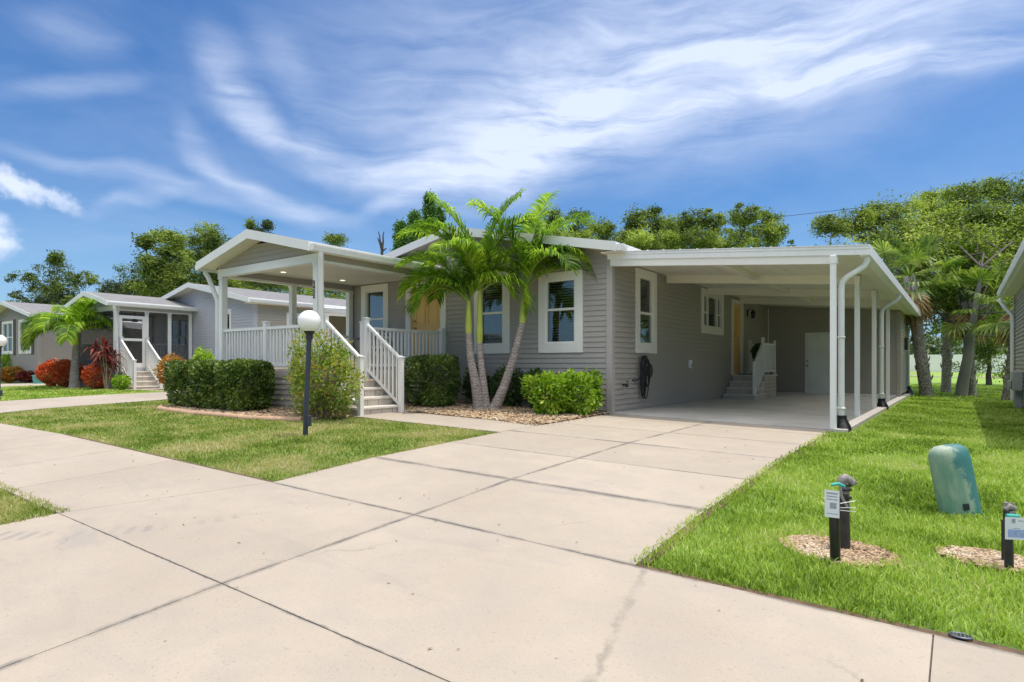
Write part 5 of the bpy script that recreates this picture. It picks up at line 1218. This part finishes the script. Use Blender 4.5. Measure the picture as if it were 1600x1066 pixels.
# green utility pedestal, leaning back
x, y = .0, 5.73; z0 = Gf(x, y); T = Thing('utility_pedestal', (0, 0, 0), 'leaning faded green utility pedestal on the right lawn', 'utility box')
pm = MB(); pr = [(.145, -.1), (.145, .40), (.140, .455), (.122, .495), (.09, .515), (.04, .522), (.001, .523)]
pm.lathe(pr, None, 32, caps=False)
pm.v = [(vx*(1.0), vy*.72, vz) for vx, vy, vz in pm.v]
pb_ = pm.build('cover', M['pedestal'], T.e); h_ = MB(); h_.tube([(-.02, -.113, .07), (-.02, -.098, .07)], .012, 10); h_.box(-.04, 0, -.112, -.103, .05, .095)
hs = h_.build('hasp', M['black'], T.e); T.e.location = (x, y, z0); T.e.rotation_euler = (R_(-4), R_(-9), R_(36))
T.e.scale = (1, 1, 1)

def meter_post(x, y, h, r, label, mt, extra):
    z0 = Gf(x, y); T = Thing('meter_post', (x, y, z0), label, 'pipe'); p = MB()
    p.tube([(x, y, z0-.1), (x-.01, y-.004, z0+h)], r, 18); T.part('pipe', p, M[mt]); extra(T, x, y, z0, h); return T
ux, uy = .809, .588      # picture-right in plan
def ex1(T, x, y, z0, h):
    fr = Fr((x-.045*ux+.03*.588, y-.045*uy-.03*.809, z0), (ux*.97, uy*.97, -.12), (.588, -.809, .12))
    t = MB(); fr.box(t, -.045, .043, h-.045, h+.115, .012, .016); o = T.part('tag', t, M['tag'])
    for (a0, a1, b0, b1) in ((-.035, .033, .092, .101), (-.035, .03, .075, .081), (-.035, .032, .058, .064), (-.015, .025, .008, .042), (-.035, .035, -.025, -.021)):
        k = MB(); fr.box(k, a0, a1, h+b0, h+b1, .0162, .0168); T.part('print', k, M['tagink'], o)
    tp = MB(); tp.tube([(x-.03*ux, y-.03*uy, z0+h+.14), (x+.02*ux, y+.02*uy-.02, z0+h+.15), (x+.05*ux, y+.05*uy, z0+h+.13)], .009, 6); T.part('tape', tp, M['teal'])
    for dz in (.04, -.0, .015):
        w_ = MB(); w_.tube([(x+.01*ux+.02, y+.01*uy-.045, z0+h+dz), (x+.10*ux+.02, y+.10*uy-.04, z0+h+dz*1.6-.01)], .0022, 5); T.part('zip_tie', w_, M['white'])
meter_post(-.60, 4.10, .325, .029, 'front black pipe of the twin meter pipes, with a white tag', 'pipe', ex1)
def ex2(T, x, y, z0, h):
    v = MB(); T0 = Vector((x, y, z0+h))
    v.tube([T0+Vector((0, 0, -.09)), T0+Vector((-.006, 0, .03)), T0+Vector((-.012*ux, -.012*uy, .07))], [.027, .029, .027], 14); v.tube([T0+Vector((-.030*ux, -.030*uy, .055)), T0+Vector((-.026*ux, -.026*uy, .085)), T0+Vector((.0, .0, .098)), T0+Vector((.028*ux, .028*uy, .082)), T0+Vector((.042*ux, .042*uy, .055))], [.022, .026, .028, .024, .018], 14)
    v.tube([T0+Vector((.02*ux, .02*uy, .05)), T0+Vector((.062*ux, .062*uy, .075))], [.015, .020], 10)
    v.tube([T0+Vector((-.03*ux, -.03*uy-.02, .06)), T0+Vector((-.02*ux, -.02*uy-.03, -.01)), T0+Vector((.015*ux, .015*uy-.03, -.08))], .009, 8); o = T.part('valve', v, M['valve'])
    for dz in (-.03, .02, .05):
        r_ = MB(); r_.tube([T0+Vector((0, 0, dz)), T0+Vector((0, 0, dz+.01))], .038, 14); T.part('clamp', r_, M['pipe'], o)
meter_post(-.585, 4.36, .355, .032, 'rear scuffed pipe of the twin meter pipes, capped by a grey valve', 'pipeold', ex2)
def ex3(T, x, y, z0, h):
    T0 = Vector((x, y, z0+h)); v = MB(); v.tube([T0+Vector((0, 0, -.05)), T0+Vector((0, 0, .0))], .025, 12)
    v.tube([T0+Vector((-.030*ux, -.030*uy, .008)), T0+Vector((-.01*ux, -.01*uy, .026)), T0+Vector((.028*ux, .028*uy, .012))], [.014, .021, .016], 12); v.tube([T0+Vector((-.018*ux, -.018*uy, .02)), T0+Vector((-.02*ux, -.02*uy, .048))], .012, 10); v.tube([T0+Vector((.014*ux, .014*uy, .02)), T0+Vector((.016*ux, .016*uy, .044))], .010, 10); T.part('valve', v, M['valve'])
    fr = Fr((x+.005*ux+.588*.035, y+.005*uy-.809*.035, z0), (ux, uy, -.05), (.588, -.809, .1)); t = MB(); fr.box(t, -.06, .06, h-.155, h-.03, 0, .004); o = T.part('tag', t, M['tag'])
    k = MB(); fr.box(k, -.046, .048, h-.142, h-.098, .0041, .0046); T.part('print', k, M['tagblue'], o)
    for (a0, a1, b0, b1) in ((-.025, -.005, -.062, -.038), (-.02, .02, -.092, -.089), (.01, .045, -.05, -.046), (-.012, -.004, -.125, -.117), (.02, .04, -.125, -.117)):
        k = MB(); fr.box(k, a0, a1, h+b0, h+b1, .0047, .0052); T.part('print', k, M['tagink'], o)
    tp = MB(); tp.tube([T0+Vector((-.02*ux, -.02*uy-.035, -.02)), T0+Vector((.05*ux, .05*uy-.03, -.025))], .010, 6); T.part('tape', tp, M['teal'])
meter_post(.225, 4.50, .34, .022, 'single meter post with white and blue tag at the right edge', 'pipeold', ex3)
p = MB(); x, y = .205, 4.62; p.tube([(x, y, Gf(x, y)-.1), (x, y, Gf(x, y)+.24)], .013, 10); p.tube([(x, y, Gf(x, y)+.24), (x, y, Gf(x, y)+.25)], .016, 10); o = p.build('support_stake', M['pipeold'], None, (x, y, Gf(x, y))); o.location = (x, y, Gf(x, y)); tag(o, 'brown stake close behind the single meter post at the right edge', 'stake')
# sidewalk drain
x, y = -.0, 3.425; z0 = Gf(x, y)
T = Thing('drain_cover', (x, y, z0), 'small oval drain grate at the lawn edge beside the sidewalk joint', 'drain'); d_ = MB(); ob = [(math.cos(a)*.042, math.sin(a)*.028) for a in np.linspace(0, 6.283, 25)]
d_.tube([(x+a, y+b_, z0+.022) for a, b_ in ob], .005, 6); T.part('rim', d_, M['grate']); d_ = MB()
for k in range(5):
    xx = -.028+.014*k; w_ = .026*math.sqrt(max(0, 1-(xx/.042)**2)); d_.box(x+xx-.003, x+xx+.003, y-w_, y+w_, z0+.018, z0+.023)
T.part('grate', d_, M['grate'], split=True); d_ = MB(); d_.lathe([(.027, 0), (.027, .002)], Matrix.Translation((x, y, z0+.014)), 20); T.part('sump', d_, M['dark'])

# garden hose on its wall hanger
T = Thing('garden_hose', (-5.27, 11.75, .06), 'coiled black garden hose hanging on the wall by the carport', 'hose')
hm = MB(); pts = []; N = 260; rn = random.Random(3)
for i in range(N):
    k = i/N*7; a = k*6.283; kk = int(k); ry = .10+.035*math.sin(kk*2.1); rz = .36+.09*math.sin(kk*1.7+.5)
    pts.append((-5.23+.05*math.sin(kk*3.3)+.012*kk, 11.72+ry*math.sin(a)+.03*math.sin(kk), .58+(.30-rz*.5+.05)+rz*math.cos(a)*1.0))
hm.tube(pts, .0135, 7); T.part('hose', hm, M['rubber'])
hm = MB(); hm.tube([(-5.29, 11.9, .84), (-5.16, 11.9, .84)], .10, 20); hm.tube([(-5.16, 11.9, .84), (-5.15, 11.9, .84)], .15, 24); T.part('hanger', hm, M['black'])
hm = MB(); hm.tube([(-5.22, 11.60, .72), (-5.24, 11.52, .66), (-5.27, 11.42, .64), (-5.29, 11.36, .66)], .0125, 7); T.part('hose_end', hm, M['rubber'])
T = Thing('wall_faucet', (-5.29, 10.85, .56), 'black wall faucet near the corner of the home', 'faucet')
fm = MB(); fm.tube([(-5.30, 10.95, .57), (-5.20, 10.93, .57), (-5.16, 10.86, .56), (-5.14, 10.76, .55)], [.014, .022, .028, .020], 10); T.part('spout', fm, M['black'])
fm = MB(); fm.tube([(-5.20, 10.93, .58), (-5.20, 10.93, .64)], .008, 8); fm.lathe([(.0, 0), (.03, 0), (.034, .008), (.03, .014), (.0, .014)], Matrix.Translation((-5.20, 10.93, .64)), 14); T.part('handle', fm, M['black'])
T = Thing('outlet_cover', (-5.3, 14.56, .98), 'white weatherproof outlet cover on the carport wall', 'outlet'); om = MB(); om.box(-5.30, -5.235, 14.49, 14.62, .88, 1.08, bev=.012); T.part('cover', om, M['white'])
om = MB(); om.box(-5.2349, -5.232, 14.52, 14.59, .90, .99); T.part('lid', om, M['tagink'])
# wall lantern by the side door
T = Thing('wall_lantern', (-5.29, 19.55, 2.45), 'black wall lantern beside the yellow side door', 'lamp'); lm = MB(); lm.box(-5.30, -5.27, 19.5, 19.6, 2.45, 2.65, bev=.01); lm.tube([(-5.28, 19.55, 2.6), (-5.2, 19.55, 2.68), (-5.12, 19.55, 2.64)], .01, 6)
T.part('bracket', lm, M['black']); lm = MB(); lm.lathe([(.02, .0), (.05, .02), (.065, .16), (.085, .17), (.03, .24), (.0, .26)], Matrix.Translation((-5.12, 19.55, 2.38)), 8, smooth=False); T.part('lantern', lm, M['black'])
# slim lantern on the shed's outer wall
T = Thing('wall_lantern', (-1.47, 23.9, 1.6), 'slim black light on the outer wall of the carport shed', 'lamp'); lm = MB(); lm.box(-1.485, -1.40, 23.82, 23.98, 1.45, 1.85, bev=.015); T.part('body', lm, M['black'])
# potted plant on the side landing and door mat
shrub('potted_plant', (-4.78, 19.0), (.5, .45, .62), 'dark leafy potted plant on the landing by the side door', 'dkbush', 'plant', None, 1500, .07, 61, 'ball', 6, .15, base_z=.95)
pt_ = MB(); pt_.lathe([(.10, 0), (.14, .26), (.155, .27), (.15, .30)], Matrix.Translation((0, 0, -.27)), 18); po = pt_.build('pot', M['black'], bpy.data.objects['potted_plant'])
T = Thing('door_mat', (-5.0, 18.6, .68), 'small dark mat at the side door', 'mat'); mm = MB(); mm.box(-5.2, -4.8, 18.25, 19.0, .682, .70, bev=.005); T.part('mat', mm, M['black'])
T = Thing('door_mat', (-10.0, 10.0, .85), 'dark door mat at the yellow front door', 'mat'); mm = MB(); mm.box(-10.4, -9.7, 9.85, 10.35, .852, .87, bev=.005); T.part('mat', mm, M['black'])
# porch chairs: round backed wire chairs
def chair(x, y, rot, label):
    E = bpy.data.objects.new('round_back_chair', None); COL.objects.link(E); E.location = (x, y, .85); E.rotation_euler = (0, 0, R_(rot)); tag(E, label, 'chair', 'black metal porch chairs')
    s = MB(); s.lathe([(.0, .42), (.24, .42), (.255, .44), (.24, .475), (.0, .48)], None, 20); s.build('seat', M['black'], E)
    b_ = MB(); c = []
    for k in range(25): a = math.pi*k/24; c.append((.30*math.cos(a), .20, .48+.42*math.sin(a)))
    b_.tube(c, .022, 8); c2 = [(x_*.8, y_, .48+(z_-.48)*.8) for x_, y_, z_ in c]; b_.tube(c2, .010, 6); b_.build('backrest', M['black'], E)
    for k in range(-3, 4):
        m_ = MB(); m_.tube([(.06*k*.6, .20, .48), (.09*k, .20, .48+.40*math.sqrt(max(0, 1-(.09*k/.30)**2)))], .007, 5); m_.build('spindle', M['black'], E)
    for (a, c_) in ((.2, .16), (-.2, .16), (.2, -.18), (-.2, -.18)):
        l = MB(); l.tube([(a*.8, c_*.8, .43), (a*1.15, c_*1.15, 0)], .014, 8); l.build('leg', M['black'], E)
    return E
chair(-11.55, 9.1, 150, 'black round backed chair on the porch, seen left of the stair rails')
chair(-10.75, 9.55, 20, 'black round backed chair on the porch, seen through the right railing')
T = Thing('bistro_table', (-11.1, 9.7, .85), 'small black round table between the porch chairs', 'table'); tm = MB(); tm.lathe([(.0, .70), (.33, .70), (.34, .715), (.33, .73), (.0, .73)], Matrix.Translation((-11.1, 9.7, .85)), 24); T.part('tabletop', tm, M['black']); tm = MB(); tm.tube([(-11.1, 9.7, .86), (-11.1, 9.7, 1.55)], .02, 8); tm.lathe([(.2, 0), (.18, .02), (.02, .05)], Matrix.Translation((-11.1, 9.7, .852)), 18); T.part('pedestal', tm, M['black'])
pf = Thing('garden_ornament', (-10.85, 7.6, .85), 'small pink and black ornament behind the porch railing', 'ornament'); om = MB(); om.lathe([(.03, 0), (.08, .04), (.09, .16), (.05, .28), (.02, .42), (.04, .46), (.0, .5)], Matrix.Translation((-10.85, 7.6, .85)), 14); pf.part('body', om, M['pink']); om = MB(); om.lathe([(.1, 0), (.1, .03), (.03, .05)], Matrix.Translation((-10.85, 7.6, .852)), 14); pf.part('foot', om, M['black'])
# house number, reading down the corner post
for i, ch in enumerate('3432'):
    cu = bpy.data.curves.new('n', 'FONT'); cu.body = ch; cu.size = .098; cu.extrude = .004; cu.align_x = 'CENTER'; cu.offset = .004
    to = bpy.data.objects.new('n', cu); COL.objects.link(to); bpy.context.view_layer.update()
    me = bpy.data.meshes.new_from_object(to.evaluated_get(bpy.context.evaluated_depsgraph_get())); me.materials.clear(); me.materials.append(M['black'])
    bpy.data.objects.remove(to); o = bpy.data.objects.new('house_number', me); COL.objects.link(o); o.parent = PORCH.e
    o.rotation_euler = (R_(90), 0, 0); o.location = (-9.485+11.085, -.008, 2.42-.083*i); o['label'] = 'black house number digit '+ch
# turquoise tub and fence, wire
x, y = npx(62, 27); T = Thing('plastic_tub', (x, y, Gf(x, y)), 'turquoise tub between the flower bushes by the tan home', 'tub'); tb_ = MB(); tb_.lathe([(.22, 0), (.26, .34), (.28, .35), (.28, .38), (.25, .38), (.22, .05), (.0, .05)], Matrix.Translation((x, y, Gf(x, y))), 20); T.part('body', tb_, M['tub'])
T = Thing('boundary_fence', (0, 75, .2), 'long pale vinyl fence far behind the lawn', 'fence'); fm = MB(); x = -60.
while x < 60:
    fm.box(x+.06, x+2.38, 74.98, 75.02, .15, 2.02); x += 2.44
for n_, mb_ in (('panel', fm),): T.part(n_, mb_, M['fence'])
fm = MB(); x = -60.
while x < 60: fm.box(x-.06, x+.06, 74.93, 75.07, .1, 2.12); x += 2.44
T.part('posts', fm, M['fence'])
T = Thing('utility_line', (-14, 62, 0), 'thin overhead wire crossing between the treetops', 'wire')
for x in (-32.0, 45.0):
    pm = MB(); pm.tube([(x, 62, -.2), (x, 62, 15.9+(x > 0)*1.5)], .14, 10); T.part('pole', pm, M['bark'])
wm = MB(); wm.tube([(-32+77*k/20, 62, 15.7+1.5*k/20-1.6*math.sin(math.pi*k/20)) for k in range(21)], .022, 5); T.part('wire', wm, M['black'])
# distant tree belt beyond the fence
rg = np.random.default_rng(77); P = []
for k in range(460):
    x = rg.uniform(-290, 110); y = rg.uniform(95, 115); h = rg.uniform(3.0, 7.5); r = rg.uniform(2.2, 4)
    p_ = rg.normal(size=(170, 3))*np.array([r, 2, h*.33])*.6+np.array([x, y, h*.55]); P.append(p_)
P = np.concatenate(P); P[:, 2] = np.abs(P[:, 2]); V, F = leaves(P, .75, .2, 7); tag(npmesh('distant_trees', V, F, M['dktree']), 'hazy belt of far trees beyond the pale fence', 'trees', None, 'stuff')

rg = np.random.default_rng(5); n = 340
Q = np.concatenate([np.column_stack([rg.uniform(-5.2, -1.6, 90), rg.uniform(3.5, 10, 90)]), np.column_stack([rg.uniform(-8, 1, 60), rg.uniform(1.9, 3.35, 60)]), np.column_stack([rg.uniform(-8.3, -5.3, 110), 8.0-np.abs(rg.normal(0, .10, 110))]), np.column_stack([-5.2+np.abs(rg.normal(0, .10, 80)), rg.uniform(7.9, 10.3, 80)])])
P = np.column_stack([Q, G(Q[:, 0], Q[:, 1])+.026]); V, F = leaves(P, .022, .97, 9, .5)
tag(npmesh('leaf_litter', V, F, M['deadfrond']), 'scattered dry leaf bits on the paving beside the gravel bed', 'leaves', None, 'stuff')
